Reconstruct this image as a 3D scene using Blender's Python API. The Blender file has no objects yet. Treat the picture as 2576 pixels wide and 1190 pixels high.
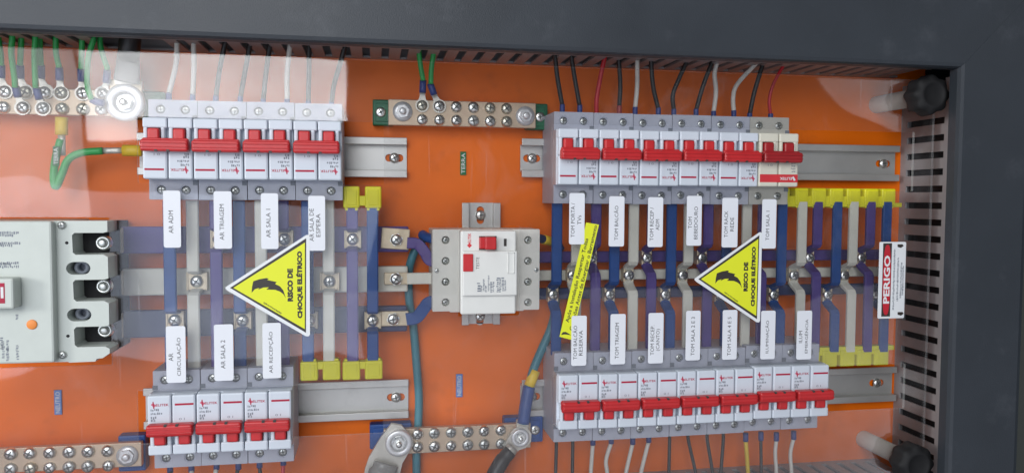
import bpy, bmesh, math, random
from mathutils import Vector, Matrix
random.seed(7)
S = bpy.context.scene
COL = S.collection

# ------------------------------------------------------------------ camera
CXP, CYP, F, DC = 1288.0, 595.0, 1960.0, 705.0      # image centre, focal length (2576 px wide picture), mm from plate
ey = Vector((936-CXP, -(500-CYP), -F)).normalized()
ex = Vector((12500-CXP, -(565-CYP), -F)); ex = (ex - ey*ex.dot(ey)).normalized()
ez = ex.cross(ey)
M = Matrix((ex, ey, ez))                              # camera space -> world space
cam_d = bpy.data.cameras.new("camera"); cam = bpy.data.objects.new("camera", cam_d); COL.objects.link(cam)
cam_d.sensor_width = 36; cam_d.lens = 36*F/2576; cam_d.clip_start = 0.01; cam_d.clip_end = 50
cam.matrix_world = Matrix.Translation((0, -DC/1000, 0)) @ M.to_4x4()
S.camera = cam
# ------------------------------------------------------------------ world, lamps, exposure
w = bpy.data.worlds.new("World"); S.world = w; w.use_nodes = True
bg = w.node_tree.nodes["Background"]; bg.inputs[0].default_value = (0.72, 0.86, 1.0, 1); bg.inputs[1].default_value = 0.13
def area(name, loc, target, sx, sy, radiance, col):
    L = bpy.data.lights.new(name, 'AREA'); L.shape = 'RECTANGLE'; L.size = sx; L.size_y = sy
    L.energy = radiance*math.pi*sx*sy*1.0; L.color = col
    o = bpy.data.objects.new(name, L); COL.objects.link(o); o.location = loc
    o.rotation_euler = (Vector(target)-Vector(loc)).to_track_quat('-Z', 'Z').to_euler()
    return o
# area lamps added for glare mirrored in the cover: window, wall and floor stand-ins
area("window_light", (-0.48, -2.2, 0.82), (-0.48, 0, 0.82), 0.80, 1.20, 7.5, (0.97, 0.98, 1.0))
area("wall_light", (-1.91, -2.25, 0.78), (-1.91, 0, 0.78), 2.0, 1.74, 2.7, (0.95, 0.97, 1.0))
area("low_haze_light", (-1.05, -2.3, -0.26), (-1.05, 0, -0.26), 2.16, 0.62, 2.1, (0.72, 0.82, 1.0))  # bluish lamp added for the haze over the left busbars
area("side_haze_light", (2.25, -2.2, 0.80), (2.25, 0, 0.80), 1.3, 1.2, 0.7, (0.95, 0.97, 1.0)).data.shape = 'ELLIPSE'  # lamp added for the haze at the cover's upper right
area("floor_light", (0.0, -2.4, -1.3), (0.0, 0, -1.3), 4.6, 1.86, 0.62, (0.95, 0.93, 1.0))
area("overhead_fill_light", (-0.75, -1.25, 1.7), (-0.15, 0, 0), 1.3, 0.8, 1.7, (1.0, 1.0, 0.97))  # unseen fill added to brighten from above, outside the mirrored area
area("left_key_light", (-2.2, -1.5, 0.35), (-0.25, 0, -0.05), 0.5, 0.6, 27, (1.0, 0.99, 0.97))  # key lamp added far left, outside what the cover mirrors
vs = S.view_settings
vs.view_transform = 'Standard'; vs.look = 'None'; vs.exposure = -0.1; vs.gamma = 1.0; vs.use_curve_mapping = False
S.cycles.transparent_max_bounces = 24; S.cycles.max_bounces = 8

# ------------------------------------------------------------------ helpers
def W(px, py, d):
    c = Vector((px-CXP, -(py-CYP), -F)); v = M @ c; t = (DC-d)/v.y
    return Vector((v.x*t, -d, v.z*t))
def X(px, py, d): return W(px, py, d).x
def Z(px, py, d): return W(px, py, d).z

MATS = {}
def mat(name, col, rough=0.5, metal=0.0, var=0.08, vscale=60, bump=0.0, bscale=400, spec=0.5, stretch=None, coat=0.0, dirt=None):
    m = bpy.data.materials.new(name); m.use_nodes = True; nt = m.node_tree; b = nt.nodes["Principled BSDF"]
    b.inputs["Roughness"].default_value = rough; b.inputs["Metallic"].default_value = metal
    b.inputs["Specular IOR Level"].default_value = spec
    if coat: b.inputs["Coat Weight"].default_value = coat; b.inputs["Coat Roughness"].default_value = 0.15
    tc = nt.nodes.new("ShaderNodeTexCoord"); mp = nt.nodes.new("ShaderNodeMapping"); nt.links.new(tc.outputs["Object"], mp.inputs[0])
    if stretch: mp.inputs["Scale"].default_value = stretch
    n = nt.nodes.new("ShaderNodeTexNoise"); n.inputs["Scale"].default_value = vscale; n.inputs["Detail"].default_value = 6
    nt.links.new(mp.outputs[0], n.inputs["Vector"])
    r = nt.nodes.new("ShaderNodeValToRGB"); r.color_ramp.elements[0].position = 0.3; r.color_ramp.elements[1].position = 0.7
    lo = [max(0, c*(1-var)) for c in col]; hi = [min(1, c*(1+var)) for c in col]
    r.color_ramp.elements[0].color = (*lo, 1); r.color_ramp.elements[1].color = (*hi, 1)
    nt.links.new(n.outputs["Fac"], r.inputs[0])
    last = r.outputs[0]
    if dirt:
        n3 = nt.nodes.new("ShaderNodeTexNoise"); n3.inputs["Scale"].default_value = 25; n3.inputs["Detail"].default_value = 10; n3.inputs["Roughness"].default_value = .7
        nt.links.new(mp.outputs[0], n3.inputs["Vector"])
        r3 = nt.nodes.new("ShaderNodeValToRGB"); r3.color_ramp.elements[0].position = 0.56; r3.color_ramp.elements[1].position = 0.75
        nt.links.new(n3.outputs["Fac"], r3.inputs[0])
        mx = nt.nodes.new("ShaderNodeMix"); mx.data_type = 'RGBA'
        mx.inputs["B"].default_value = (*dirt, 1); nt.links.new(last, mx.inputs["A"])
        ml = nt.nodes.new("ShaderNodeMath"); ml.operation = 'MULTIPLY'; ml.inputs[1].default_value = 0.5
        nt.links.new(r3.outputs[0], ml.inputs[0]); nt.links.new(ml.outputs[0], mx.inputs["Factor"])
        last = mx.outputs["Result"]
    nt.links.new(last, b.inputs["Base Color"])
    rr = nt.nodes.new("ShaderNodeMapRange"); rr.inputs["To Min"].default_value = max(0.03, rough-0.1); rr.inputs["To Max"].default_value = min(1, rough+0.12)
    nt.links.new(n.outputs["Fac"], rr.inputs["Value"]); nt.links.new(rr.outputs[0], b.inputs["Roughness"])
    if bump:
        n2 = nt.nodes.new("ShaderNodeTexNoise"); n2.inputs["Scale"].default_value = bscale; n2.inputs["Detail"].default_value = 4
        nt.links.new(mp.outputs[0], n2.inputs["Vector"])
        bp = nt.nodes.new("ShaderNodeBump"); bp.inputs["Strength"].default_value = bump; bp.inputs["Distance"].default_value = 0.0006
        nt.links.new(n2.outputs["Fac"], bp.inputs["Height"]); nt.links.new(bp.outputs[0], b.inputs["Normal"])
    MATS[name] = m
    return m
mat("orange_paint", (0.86, 0.165, 0.003), 0.38, var=0.10, spec=0.25, vscale=9, bump=0.12, bscale=260, dirt=(0.42, 0.085, 0.01))
mat("frame_paint", (0.030, 0.036, 0.045), 0.45, var=0.12, vscale=14, bump=0.3, bscale=900, dirt=(0.075, 0.082, 0.095))
mat("duct_grey", (0.30, 0.285, 0.29), 0.5, var=0.06, bump=0.1)
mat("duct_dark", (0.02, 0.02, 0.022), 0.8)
mat("grey_plastic", (0.60, 0.65, 0.72), 0.42, var=0.035, vscale=50, bump=0.08)
mat("grey_plastic_dark", (0.47, 0.49, 0.57), 0.5, var=0.05, vscale=50, bump=0.08)
mat("cream_plastic", (0.66, 0.64, 0.54), 0.42, var=0.04, bump=0.08)
mat("cream_base", (0.54, 0.53, 0.48), 0.45, var=0.04)
mat("off_white_plastic", (0.56, 0.60, 0.56), 0.45, var=0.03, bump=0.12)
mat("white_plastic", (0.72, 0.72, 0.69), 0.38, var=0.02, bump=0.05)
mat("terminal_plastic", (0.74, 0.73, 0.67), 0.45, var=0.03, bump=0.08)
mat("red_plastic", (0.52, 0.020, 0.024), 0.36, var=0.10, vscale=80, bump=0.15, bscale=300)
mat("dark_red_plastic", (0.33, 0.012, 0.016), 0.36, var=0.10, vscale=80)
mat("red_ink", (0.40, 0.010, 0.045), 0.6)
mat("bright_red_ink", (0.62, 0.03, 0.04), 0.6)
mat("pink_ink", (0.60, 0.12, 0.19), 0.6)
mat("grey_ink", (0.20, 0.22, 0.26), 0.6)
mat("dark_ink", (0.05, 0.05, 0.055), 0.6)
mat("light_ink", (0.70, 0.72, 0.72), 0.6)
mat("zinc", (0.58, 0.58, 0.56), 0.45, metal=0.7, var=0.07, vscale=25, dirt=(0.44, 0.44, 0.43))
mat("screw_metal", (0.80, 0.81, 0.78), 0.30, metal=1.0, var=0.12, vscale=300)
mat("dull_screw", (0.60, 0.62, 0.60), 0.38, metal=.9, var=0.25, vscale=300)
mat("aged_screw", (0.62, 0.60, 0.50), 0.36, metal=0.9, var=0.25, vscale=200)
mat("slot_dark", (0.12, 0.125, 0.12), 0.6, metal=0.5)
mat("brass_bar", (0.58, 0.46, 0.34), 0.45, metal=0.45, var=0.14, vscale=35, dirt=(0.36, 0.25, 0.16))
mat("tinned_pad", (0.66, 0.56, 0.40), 0.42, metal=0.4, var=0.15, vscale=90, dirt=(0.40, 0.28, 0.18))
mat("lug_metal", (0.60, 0.58, 0.52), 0.38, metal=0.5, var=0.12, vscale=90)
mat("washer_metal", (0.72, 0.73, 0.74), 0.35, metal=0.45, var=0.06)
mat("sleeve_blue", (0.006, 0.060, 0.255), 0.48, var=0.14, bump=0.5, bscale=150)
mat("sleeve_purple", (0.078, 0.045, 0.225), 0.48, var=0.14, bump=0.5, bscale=150)
mat("sleeve_white", (0.70, 0.69, 0.60), 0.5, var=0.05, bump=0.2, bscale=150)
mat("sleeve_navy", (0.030, 0.042, 0.12), 0.5, var=0.10, bump=0.2, bscale=150)
mat("ferrule_blue", (0.022, 0.045, 0.22), 0.42, var=0.1)
mat("ferrule_red", (0.30, 0.03, 0.03), 0.42, var=0.1)
mat("wire_green", (0.025, 0.42, 0.09), 0.4, var=0.08)
mat("wire_black", (0.022, 0.020, 0.020), 0.42, var=0.1)
mat("wire_white", (0.68, 0.66, 0.60), 0.45, var=0.05)
mat("wire_red", (0.55, 0.02, 0.03), 0.42, var=0.08)
mat("wire_yellow", (0.75, 0.52, 0.02), 0.42, var=0.08)
mat("wire_teal", (0.045, 0.21, 0.27), 0.42, var=0.12)
mat("wire_blue", (0.05, 0.10, 0.30), 0.45, var=0.12)
mat("yellow_cap", (0.74, 0.70, 0.012), 0.42, var=0.06, vscale=60, bump=0.15)
mat("yellow_crimp", (0.80, 0.56, 0.03), 0.42, var=0.1)
mat("green_base", (0.005, 0.13, 0.055), 0.38, var=0.1)
mat("blue_base", (0.012, 0.07, 0.28), 0.42, var=0.1)
mat("label_white", (0.76, 0.78, 0.83), 0.5, var=0.015)
mat("sign_white", (0.78, 0.80, 0.82), 0.5, var=0.02)
mat("sign_yellow", (0.76, 0.80, 0.02), 0.5, var=0.02)
mat("sign_black", (0.035, 0.028, 0.025), 0.5)
mat("sign_red", (0.52, 0.015, 0.03), 0.5)
mat("tag_green", (0.01, 0.15, 0.04), 0.5)
mat("tag_blue", (0.10, 0.22, 0.55), 0.5)
mat("tag_orange", (0.85, 0.27, 0.05), 0.5)
mat("knob_black", (0.012, 0.012, 0.013), 0.65, var=0.15, spec=.3)
mat("spacer_white", (0.62, 0.60, 0.55), 0.4, var=0.04)
mat("wall_paint", (0.07, 0.075, 0.065), 0.8, var=0.1, vscale=5)

def acrylic():
    m = bpy.data.materials.new("clear_acrylic"); m.use_nodes = True; nt = m.node_tree; nt.nodes.clear()
    out = nt.nodes.new("ShaderNodeOutputMaterial"); tr = nt.nodes.new("ShaderNodeBsdfTransparent"); tr.inputs[0].default_value = (0.985, 0.985, 0.985, 1)
    gl = nt.nodes.new("ShaderNodeBsdfGlossy"); gl.inputs["Roughness"].default_value = 0.03
    fr = nt.nodes.new("ShaderNodeFresnel"); fr.inputs[0].default_value = 1.49
    mx = nt.nodes.new("ShaderNodeMixShader"); nt.links.new(fr.outputs[0], mx.inputs[0]); nt.links.new(tr.outputs[0], mx.inputs[1]); nt.links.new(gl.outputs[0], mx.inputs[2])
    tw = nt.nodes.new("ShaderNodeTexCoord"); nw = nt.nodes.new("ShaderNodeTexNoise"); nw.inputs["Scale"].default_value = 5.5; nw.inputs["Detail"].default_value = 1.5
    nt.links.new(tw.outputs["Object"], nw.inputs["Vector"])
    bw = nt.nodes.new("ShaderNodeBump"); bw.inputs["Strength"].default_value = 1.0; bw.inputs["Distance"].default_value = 0.0045
    nt.links.new(nw.outputs["Fac"], bw.inputs["Height"]); nt.links.new(bw.outputs[0], gl.inputs["Normal"])
    ng = nt.nodes.new("ShaderNodeTexNoise"); ng.inputs["Scale"].default_value = 28; ng.inputs["Detail"].default_value = 8; ng.inputs["Roughness"].default_value = .7
    nt.links.new(tw.outputs["Object"], ng.inputs["Vector"])
    rg = nt.nodes.new("ShaderNodeValToRGB"); rg.color_ramp.elements[0].position = 0.35; rg.color_ramp.elements[1].position = 0.65
    rg.color_ramp.elements[0].color = (0.72, 0.72, 0.72, 1); rg.color_ramp.elements[1].color = (1, 1, 1, 1)
    nt.links.new(ng.outputs["Fac"], rg.inputs[0]); nt.links.new(rg.outputs[0], gl.inputs["Color"])
    # smears and dust lying on the sheet
    tc = nt.nodes.new("ShaderNodeTexCoord"); n = nt.nodes.new("ShaderNodeTexNoise"); n.inputs["Scale"].default_value = 17; n.inputs["Detail"].default_value = 9; n.inputs["Roughness"].default_value = 0.72; n.inputs["Distortion"].default_value = 0.8
    nt.links.new(tc.outputs["Object"], n.inputs["Vector"])
    r = nt.nodes.new("ShaderNodeValToRGB"); r.color_ramp.elements[0].position = 0.55; r.color_ramp.elements[1].position = 0.82
    r.color_ramp.elements[0].color = (0.003, 0.003, 0.003, 1); r.color_ramp.elements[1].color = (0.06, 0.06, 0.06, 1)
    nt.links.new(n.outputs["Fac"], r.inputs[0])
    df = nt.nodes.new("ShaderNodeBsdfDiffuse"); df.inputs[0].default_value = (0.75, 0.75, 0.78, 1)
    m2 = nt.nodes.new("ShaderNodeMixShader"); 
    mpS = nt.nodes.new("ShaderNodeMapping"); mpS.inputs["Scale"].default_value = (260, 260, 9); mpS.inputs["Rotation"].default_value = (0, 0.6, 0)
    nt.links.new(tc.outputs["Object"], mpS.inputs[0]); ns = nt.nodes.new("ShaderNodeTexNoise"); ns.inputs["Scale"].default_value = 1; ns.inputs["Detail"].default_value = 2
    nt.links.new(mpS.outputs[0], ns.inputs["Vector"]); rs = nt.nodes.new("ShaderNodeValToRGB"); rs.color_ramp.elements[0].position = 0.70; rs.color_ramp.elements[1].position = 0.76
    rs.color_ramp.elements[0].color = (0, 0, 0, 1); rs.color_ramp.elements[1].color = (0.10, 0.10, 0.10, 1); nt.links.new(ns.outputs["Fac"], rs.inputs[0])
    mS = nt.nodes.new("ShaderNodeMath"); mS.operation = 'MAXIMUM'; nt.links.new(r.outputs[0], mS.inputs[0]); nt.links.new(rs.outputs[0], mS.inputs[1])
    nt.links.new(mS.outputs[0], m2.inputs[0]); nt.links.new(mx.outputs[0], m2.inputs[1]); nt.links.new(df.outputs[0], m2.inputs[2])
    nt.links.new(m2.outputs[0], out.inputs[0]); MATS["clear_acrylic"] = m
    m = bpy.data.materials.new("acrylic_edge"); m.use_nodes = True; nt = m.node_tree; nt.nodes.clear()
    out = nt.nodes.new("ShaderNodeOutputMaterial"); tr = nt.nodes.new("ShaderNodeBsdfTransparent"); df = nt.nodes.new("ShaderNodeBsdfDiffuse"); df.inputs[0].default_value = (0.72, 0.75, 0.76, 1)
    mx = nt.nodes.new("ShaderNodeMixShader"); mx.inputs[0].default_value = 0.22
    nt.links.new(tr.outputs[0], mx.inputs[1]); nt.links.new(df.outputs[0], mx.inputs[2]); nt.links.new(mx.outputs[0], out.inputs[0]); MATS["acrylic_edge"] = m
    m = bpy.data.materials.new("clear_sleeve"); m.use_nodes = True; nt = m.node_tree; nt.nodes.clear()
    out = nt.nodes.new("ShaderNodeOutputMaterial"); tr = nt.nodes.new("ShaderNodeBsdfTransparent"); tr.inputs[0].default_value = (0.8, 0.8, 0.8, 1)
    pb = nt.nodes.new("ShaderNodeBsdfPrincipled"); pb.inputs["Base Color"].default_value = (0.33, 0.33, 0.32, 1); pb.inputs["Roughness"].default_value = 0.25
    mx = nt.nodes.new("ShaderNodeMixShader"); mx.inputs[0].default_value = 0.6
    nt.links.new(tr.outputs[0], mx.inputs[1]); nt.links.new(pb.outputs[0], mx.inputs[2]); nt.links.new(mx.outputs[0], out.inputs[0]); MATS["clear_sleeve"] = m
acrylic()

class MB:
    """Collects shapes in millimetres; d (height above the plate) runs along -Y."""
    def __init__(s): s.v = []; s.f = []; s.m = []; s.sm = []
    def add(s, vs, fs, mi=0, smooth=False):
        o = len(s.v); s.v += [tuple(v) for v in vs]
        for f in fs: s.f.append([i+o for i in f]); s.m.append(mi); s.sm.append(smooth)
    def bm(s, b, mi=0, smooth=False):
        b.verts.index_update(); s.add([v.co[:] for v in b.verts], [[v.index for v in f.verts] for f in b.faces], mi, smooth); b.free()
    def box(s, x0, x1, z0, z1, d0, d1, bev=0.0, mi=0, seg=2, rot=0.0):
        b = bmesh.new(); r = bmesh.ops.create_cube(b, size=1)
        if x0 > x1: x0, x1 = x1, x0
        if z0 > z1: z0, z1 = z1, z0
        cx, cz = (x0+x1)/2, (z0+z1)/2
        for v in b.verts: v.co = Vector((v.co.x*(x1-x0), -(d0+d1)/2 + v.co.y*abs(d1-d0), v.co.z*(z1-z0)))
        if bev: bmesh.ops.bevel(b, geom=b.edges[:], offset=min(bev, (x1-x0)*.45, (z1-z0)*.45, abs(d1-d0)*.45), segments=seg, affect='EDGES', profile=0.5)
        c, sn = math.cos(rot), math.sin(rot)
        for v in b.verts: v.co = Vector((cx + v.co.x*c - v.co.z*sn, v.co.y, cz + v.co.x*sn + v.co.z*c))
        s.bm(b, mi)
    def slab(s, outer, holes, d0, d1, mi=0, mside=None, bev=0.0):
        """outline (x,z) with holes, between d0 and d1"""
        mside = mi if mside is None else mside
        b = bmesh.new(); es = []
        for L in [outer]+list(holes):
            vs_ = [b.verts.new((x, 0, z)) for x, z in L]
            for i in range(len(vs_)): es.append(b.edges.new((vs_[i], vs_[(i+1) % len(vs_)])))
        bmesh.ops.triangle_fill(b, use_beauty=True, edges=es, normal=(0, -1, 0))
        b.verts.index_update(); V = [v.co.copy() for v in b.verts]; Fs = [[v.index for v in f.verts] for f in b.faces]; b.free()
        A = []
        for f in Fs:
            a, c, e = V[f[0]], V[f[1]], V[f[2]]
            n = (c-a).cross(e-a); A.append(f if n.y < 0 else f[::-1])
        s.add([(v.x, -d1, v.z) for v in V], A, mi); s.add([(v.x, -d0, v.z) for v in V], [f[::-1] for f in A], mi)
        for k, L in enumerate([outer]+list(holes)):
            n = len(L); ar = sum(L[i][0]*L[(i+1) % n][1]-L[(i+1) % n][0]*L[i][1] for i in range(n))
            LL = L if (ar > 0) == (k == 0) else L[::-1]
            vs2 = [(x, -d1, z) for x, z in LL]+[(x, -d0, z) for x, z in LL]
            s.add(vs2, [[i, n+i, n+(i+1) % n, (i+1) % n] for i in range(n)], mside)
    def lathe(s, c, prof, n=24, mi=0, smooth=True, lobes=0, amp=0.0):
        """prof: (radius, d) from the rim inwards, axis along d"""
        vs_ = []; fs = []
        for r, d in prof:
            for i in range(n):
                a = 2*math.pi*i/n; rr = r*(1+amp*math.cos(lobes*a)) if lobes and r > 15 else r
                vs_.append((c[0]+rr*math.cos(a), -d, c[1]+rr*math.sin(a)))
        for k in range(len(prof)-1):
            for i in range(n): fs.append([k*n+i, k*n+(i+1) % n, (k+1)*n+(i+1) % n, (k+1)*n+i])
        s.add(vs_, fs, mi, smooth)
        k = len(prof)-1; s.add([vs_[k*n+i] for i in range(n)], [list(range(n))], mi, smooth)
    def screw(s, c, r, d, h=None, ang=None, m0=0, m1=1, n=18):
        h = h or r*0.55
        s.lathe(c, [(r, d), (r, d+h*.35), (r*.93, d+h*.62), (r*.75, d+h*.84), (r*.5, d+h*.96), (r*.2, d+h)], n, m0)
        a = random.uniform(0, 1.5) if ang is None else ang
        for q in (0, math.pi/2):
            s.box(c[0]-r*.60, c[0]+r*.60, c[1]-r*.10, c[1]+r*.10, d+h*.80, d+h*1.02, mi=m1, rot=a+q)
        s.box(c[0]-r*.2, c[0]+r*.2, c[1]-r*.2, c[1]+r*.2, d+h*.8, d+h*1.03, mi=m1, rot=a)
    def hexnut(s, c, r, d0, d1, mi=0, stud=0):
        L = [(c[0]+r*math.cos(a*math.pi/3+.2), c[1]+r*math.sin(a*math.pi/3+.2)) for a in range(6)]
        s.slab(L, [], d0, d1, mi)
        if stud: s.lathe(c, [(r*.5, d1), (r*.5, d1+stud*.8), (r*.4, d1+stud), (r*.1, d1+stud)], 16, mi)
    def tube(s, pts, r, mi=0, n=12, sub=6, flat=1.0):
        P = [Vector(p) for p in pts]; Q = []
        if len(P) == 2: Q = [P[0].lerp(P[1], i/3) for i in range(4)]
        else:
            E = [P[0]*2-P[1]]+P+[P[-1]*2-P[-2]]
            for i in range(1, len(E)-2):
                for k in range(sub):
                    t = k/sub; a, b, c, e = E[i-1], E[i], E[i+1], E[i+2]
                    Q.append(0.5*((2*b)+(c-a)*t+(2*a-5*b+4*c-e)*t*t+(3*b-a-3*c+e)*t*t*t))
            Q.append(P[-1])
        vs_ = []; fs = []; m = len(Q)
        ref = Vector((0, 1, 0))
        for i, q in enumerate(Q):
            t = (Q[min(i+1, m-1)]-Q[max(i-1, 0)]).normalized()
            u = t.cross(ref)
            if u.length < .05: u = t.cross(Vector((1, 0, 0)))
            u.normalize(); v = u.cross(t).normalized()
            rr = r[i*len(r)//m] if isinstance(r, (list, tuple)) else r
            for k in range(n):
                a = 2*math.pi*k/n; vs_.append(q+u*rr*math.cos(a)+v*rr*flat*math.sin(a))
        for i in range(m-1):
            for k in range(n): fs.append([i*n+k, i*n+(k+1) % n, (i+1)*n+(k+1) % n, (i+1)*n+k])
        fs.append(list(range(n))[::-1]); fs.append([(m-1)*n+k for k in range(n)])
        s.add(vs_, fs, mi, True)
    def ribbon(s, prof, x0, x1, th, mi=0):
        """flat bar of constant x whose centre line is prof [(z,d)...]"""
        n = len(prof); vs_ = []; fs = []
        for i, (z, d) in enumerate(prof):
            a = prof[max(0, i-1)]; b = prof[min(n-1, i+1)]; t = Vector((b[0]-a[0], b[1]-a[1])).normalized(); nz, nd = -t.y, t.x
            if nd < 0: nz, nd = -nz, -nd
            bz = th*.3
            for (xx, k) in ((x0, -1), (x1, -1), (x1, .4), (x1-bz, 1), (x0+bz, 1), (x0, .4)):
                vs_.append((xx, -(d+nd*k*th/2), z+nz*k*th/2))
        for i in range(n-1):
            for k in range(6): fs.append([i*6+k, i*6+(k+1) % 6, (i+1)*6+(k+1) % 6, (i+1)*6+k])
        fs.append([0, 1, 2, 3, 4, 5]); fs.append([(n-1)*6+k for k in (5, 4, 3, 2, 1, 0)])
        s.add(vs_, fs, mi)
    def text(s, txt, c, length, height, ang, d, mi=0, bold=0.0):
        """raised ink: centre c (x,z), reading direction at angle ang"""
        cu = bpy.data.curves.new("t", 'FONT'); cu.body = txt; cu.size = 1; cu.offset = bold; cu.resolution_u = 2
        o = bpy.data.objects.new("t", cu); COL.objects.link(o); bpy.context.view_layer.update()
        me = o.to_mesh(); vv = [v.co.copy() for v in me.vertices]; ff = [list(p.vertices) for p in me.polygons]; o.to_mesh_clear()
        bpy.data.objects.remove(o); bpy.data.curves.remove(cu)
        if not vv: return
        xs = [v.x for v in vv]; zs = [v.y for v in vv]; x0, x1 = min(xs), max(xs); z0, z1 = min(zs), max(zs)
        sx = length/(x1-x0); sz = height/(z1-z0); ca, sa = math.cos(ang), math.sin(ang)
        out = []
        for v in vv:
            a = (v.x-(x0+x1)/2)*sx; b = (v.y-(z0+z1)/2)*sz
            out.append((c[0]+a*ca-b*sa, -d, c[1]+a*sa+b*ca))
        s.add(out, ff, mi)
    def marks(s, c, length, height, ang, d, mi=0, seed=1):
        """print too small to read: a row of short uneven strokes"""
        R = random.Random(seed); ca, sa = math.cos(ang), math.sin(ang); a = -length/2
        while a < length/2:
            wd = height*R.uniform(.25, .55); hh = height*R.uniform(.6, 1); zo = height*R.uniform(-.15, .15)
            L = []
            for (u, v) in ((a, zo-hh/2), (a+wd, zo-hh/2), (a+wd, zo+hh/2), (a, zo+hh/2)): L.append((c[0]+u*ca-v*sa, -d, c[1]+u*sa+v*ca))
            s.add(L, [[0, 1, 2, 3]], mi); a += wd+height*R.uniform(.12, .35)
    def build(s, name, mats, parent=None, smooth_all=False):
        me = bpy.data.meshes.new(name)
        off = Vector(parent["_o"]) if parent is not None and "_o" in parent else Vector((0, 0, 0))
        sub = parent
        me.from_pydata([((v[0]-off.x)*.001, (v[1]-off.y)*.001, (v[2]-off.z)*.001) for v in s.v], [], s.f)
        for m in (mats if isinstance(mats, (list, tuple)) else [mats]): me.materials.append(MATS[m])
        for i, p in enumerate(me.polygons): p.material_index = s.m[i]; p.use_smooth = s.sm[i]
        me.update()
        o = bpy.data.objects.new(name, me); COL.objects.link(o)
        if parent is not None: o.parent = parent; o["_o"] = list(off)
        return o
def top(name, o_mm, label, cat, group=None, kind=None):
    o = bpy.data.objects.new(name, None); COL.objects.link(o); o.empty_display_size = .01
    o.location = Vector(o_mm)*.001; o["_o"] = list(o_mm); tag(o, label, cat, group, kind); return o
def tag(o, label, cat, group=None, kind=None):
    if label: o["label"] = label
    if cat: o["category"] = cat
    if group: o["group"] = group
    if kind: o["kind"] = kind
    return o
def rrect(x0, x1, z0, z1, r, n=4):
    if x0 > x1: x0, x1 = x1, x0
    if z0 > z1: z0, z1 = z1, z0
    L = []
    for cx, cz, a0 in ((x1-r, z1-r, 0), (x0+r, z1-r, 90), (x0+r, z0+r, 180), (x1-r, z0+r, 270)):
        for k in range(n+1):
            a = math.radians(a0+90*k/n); L.append((cx+r*math.cos(a), cz+r*math.sin(a)))
    return L
def circ(c, r, n=18): return [(c[0]+r*math.cos(2*math.pi*i/n), c[1]+r*math.sin(2*math.pi*i/n)) for i in range(n)]
ORD = ["first", "second", "third", "fourth", "fifth", "sixth", "seventh", "eighth", "ninth", "tenth", "eleventh", "twelfth"]
def copy_tree(o, parent=None):
    c = o.copy(); COL.objects.link(c); c.parent = parent
    for ch in list(o.children): copy_tree(ch, c)
    return c

# ------------------------------------------------------------------ the setting and the cabinet
b = MB(); b.add([(-6000, 170, -4000), (6000, 170, -4000), (6000, 170, 4000), (-6000, 170, 4000)], [[0, 1, 2, 3]])
o = b.build("wall", "wall_paint"); o["kind"] = "structure"

PX0, PX1, PZ0, PZ1 = -760, 548, -420, 190
cab = top("electrical_cabinet", (0, 150, 0), "dark grey steel cabinet frame around an orange mounting plate", "electrical cabinet")
b = MB(); b.box(PX0, PX1, PZ0, PZ1, -3, 0); b.build("mounting_plate", "orange_paint", cab)
FD = 100                                               # frame front height above the plate
zt = Z(1000, 114, FD); xr = X(2403, 600, FD); xo = X(2570, 985, FD)
TW = xo-xr
def prism(ring_a, ring_b, mb):                         # quad strip between two equal rings
    n = len(ring_a); mb.add(ring_a+ring_b, [[i, (i+1) % n, n+(i+1) % n, n+i] for i in range(n)]); mb.add(ring_a, [list(range(n))[::-1]]); mb.add(ring_b, [list(range(n))])
# section: offset outward o, height d (rounded inner lip, flat face, rounded outer edge, return)
SEC = [(4, 84), (0, 87), (0, 96), (1.2, 99), (4, 100), (TW-6, 100.4), (TW-1.5, 98.5), (TW, 94), (TW, -120), (TW-3, -120), (TW-3, 84)]
b = MB(); prism([(PX0, -d, zt+o_) for o_, d in SEC], [(xr+o_, -d, zt+o_) for o_, d in SEC], b); b.build("frame_bar", "frame_paint", cab)
b = MB(); prism([(xr+.08+o_, -d, PZ0-60) for o_, d in SEC], [(xr+.08+o_, -d, zt-.08+o_) for o_, d in SEC], b); b.build("frame_bar", "frame_paint", cab)
b = MB(); b.box(PX0, xo, PZ0-80, zt+TW, -123, -120); b.build("back_panel", "frame_paint", cab)

# ------------------------------------------------------------------ slotted wire ducts
def duct_h(label, zf, up, x0, x1, skip=(), dd=60, phase=0.0, cover=True):
    """horizontal duct whose visible side lies at z=zf; the body runs away from it (up=+1 above, -1 below)"""
    t = top("wire_duct", (0, 0, zf), label, "cable duct", "slotted cable ducts round the plate")
    b = MB(); th = 1.8*up; p = 15.9
    b.box(x0, x1, zf, zf+th, 0.2, 7); b.box(x0, x1, zf, zf+th, dd-7, dd)
    i = int(x0/p)-1
    while i*p+phase < x1:
        a = i*p+phase; e = a+9.6; i += 1
        if a < x0 or e > x1 or any(s0 < a < s1 for s0, s1 in skip): continue
        b.box(a, e, zf, zf+th, 7, dd-7)
    b.box(x0, x1, zf+th, zf+42*up, .2, 2); b.box(x0, x1, zf+40*up, zf+42*up, 2, dd)
    b.build("side_wall", "duct_grey", t)
    b = MB(); b.box(x0, x1, zf+.3*up, zf+42*up, dd+.2, dd+2.2); b.build("duct_cover", "duct_grey", t)
    b = MB(); b.box(x0+2, x1-2, zf+22*up, zf+38*up, 3, dd-3); b.build("dark_infill", "duct_dark", t)  # dark block coloured for the shade and unseen wires inside the duct
    return t
ztop = 122.6; zbot = -261.0; xd = 523.0
duct_h("brown grey slotted cable duct along the top edge behind the frame", ztop, 1, PX0, 512, skip=((X(262, 120, 20), X(385, 120, 20)),), phase=X(1479/1.584, 133, 30)-2.0+1.0)
duct_h("grey slotted cable duct along the bottom edge under the right breakers", zbot, -1, PX0, 505)
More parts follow.
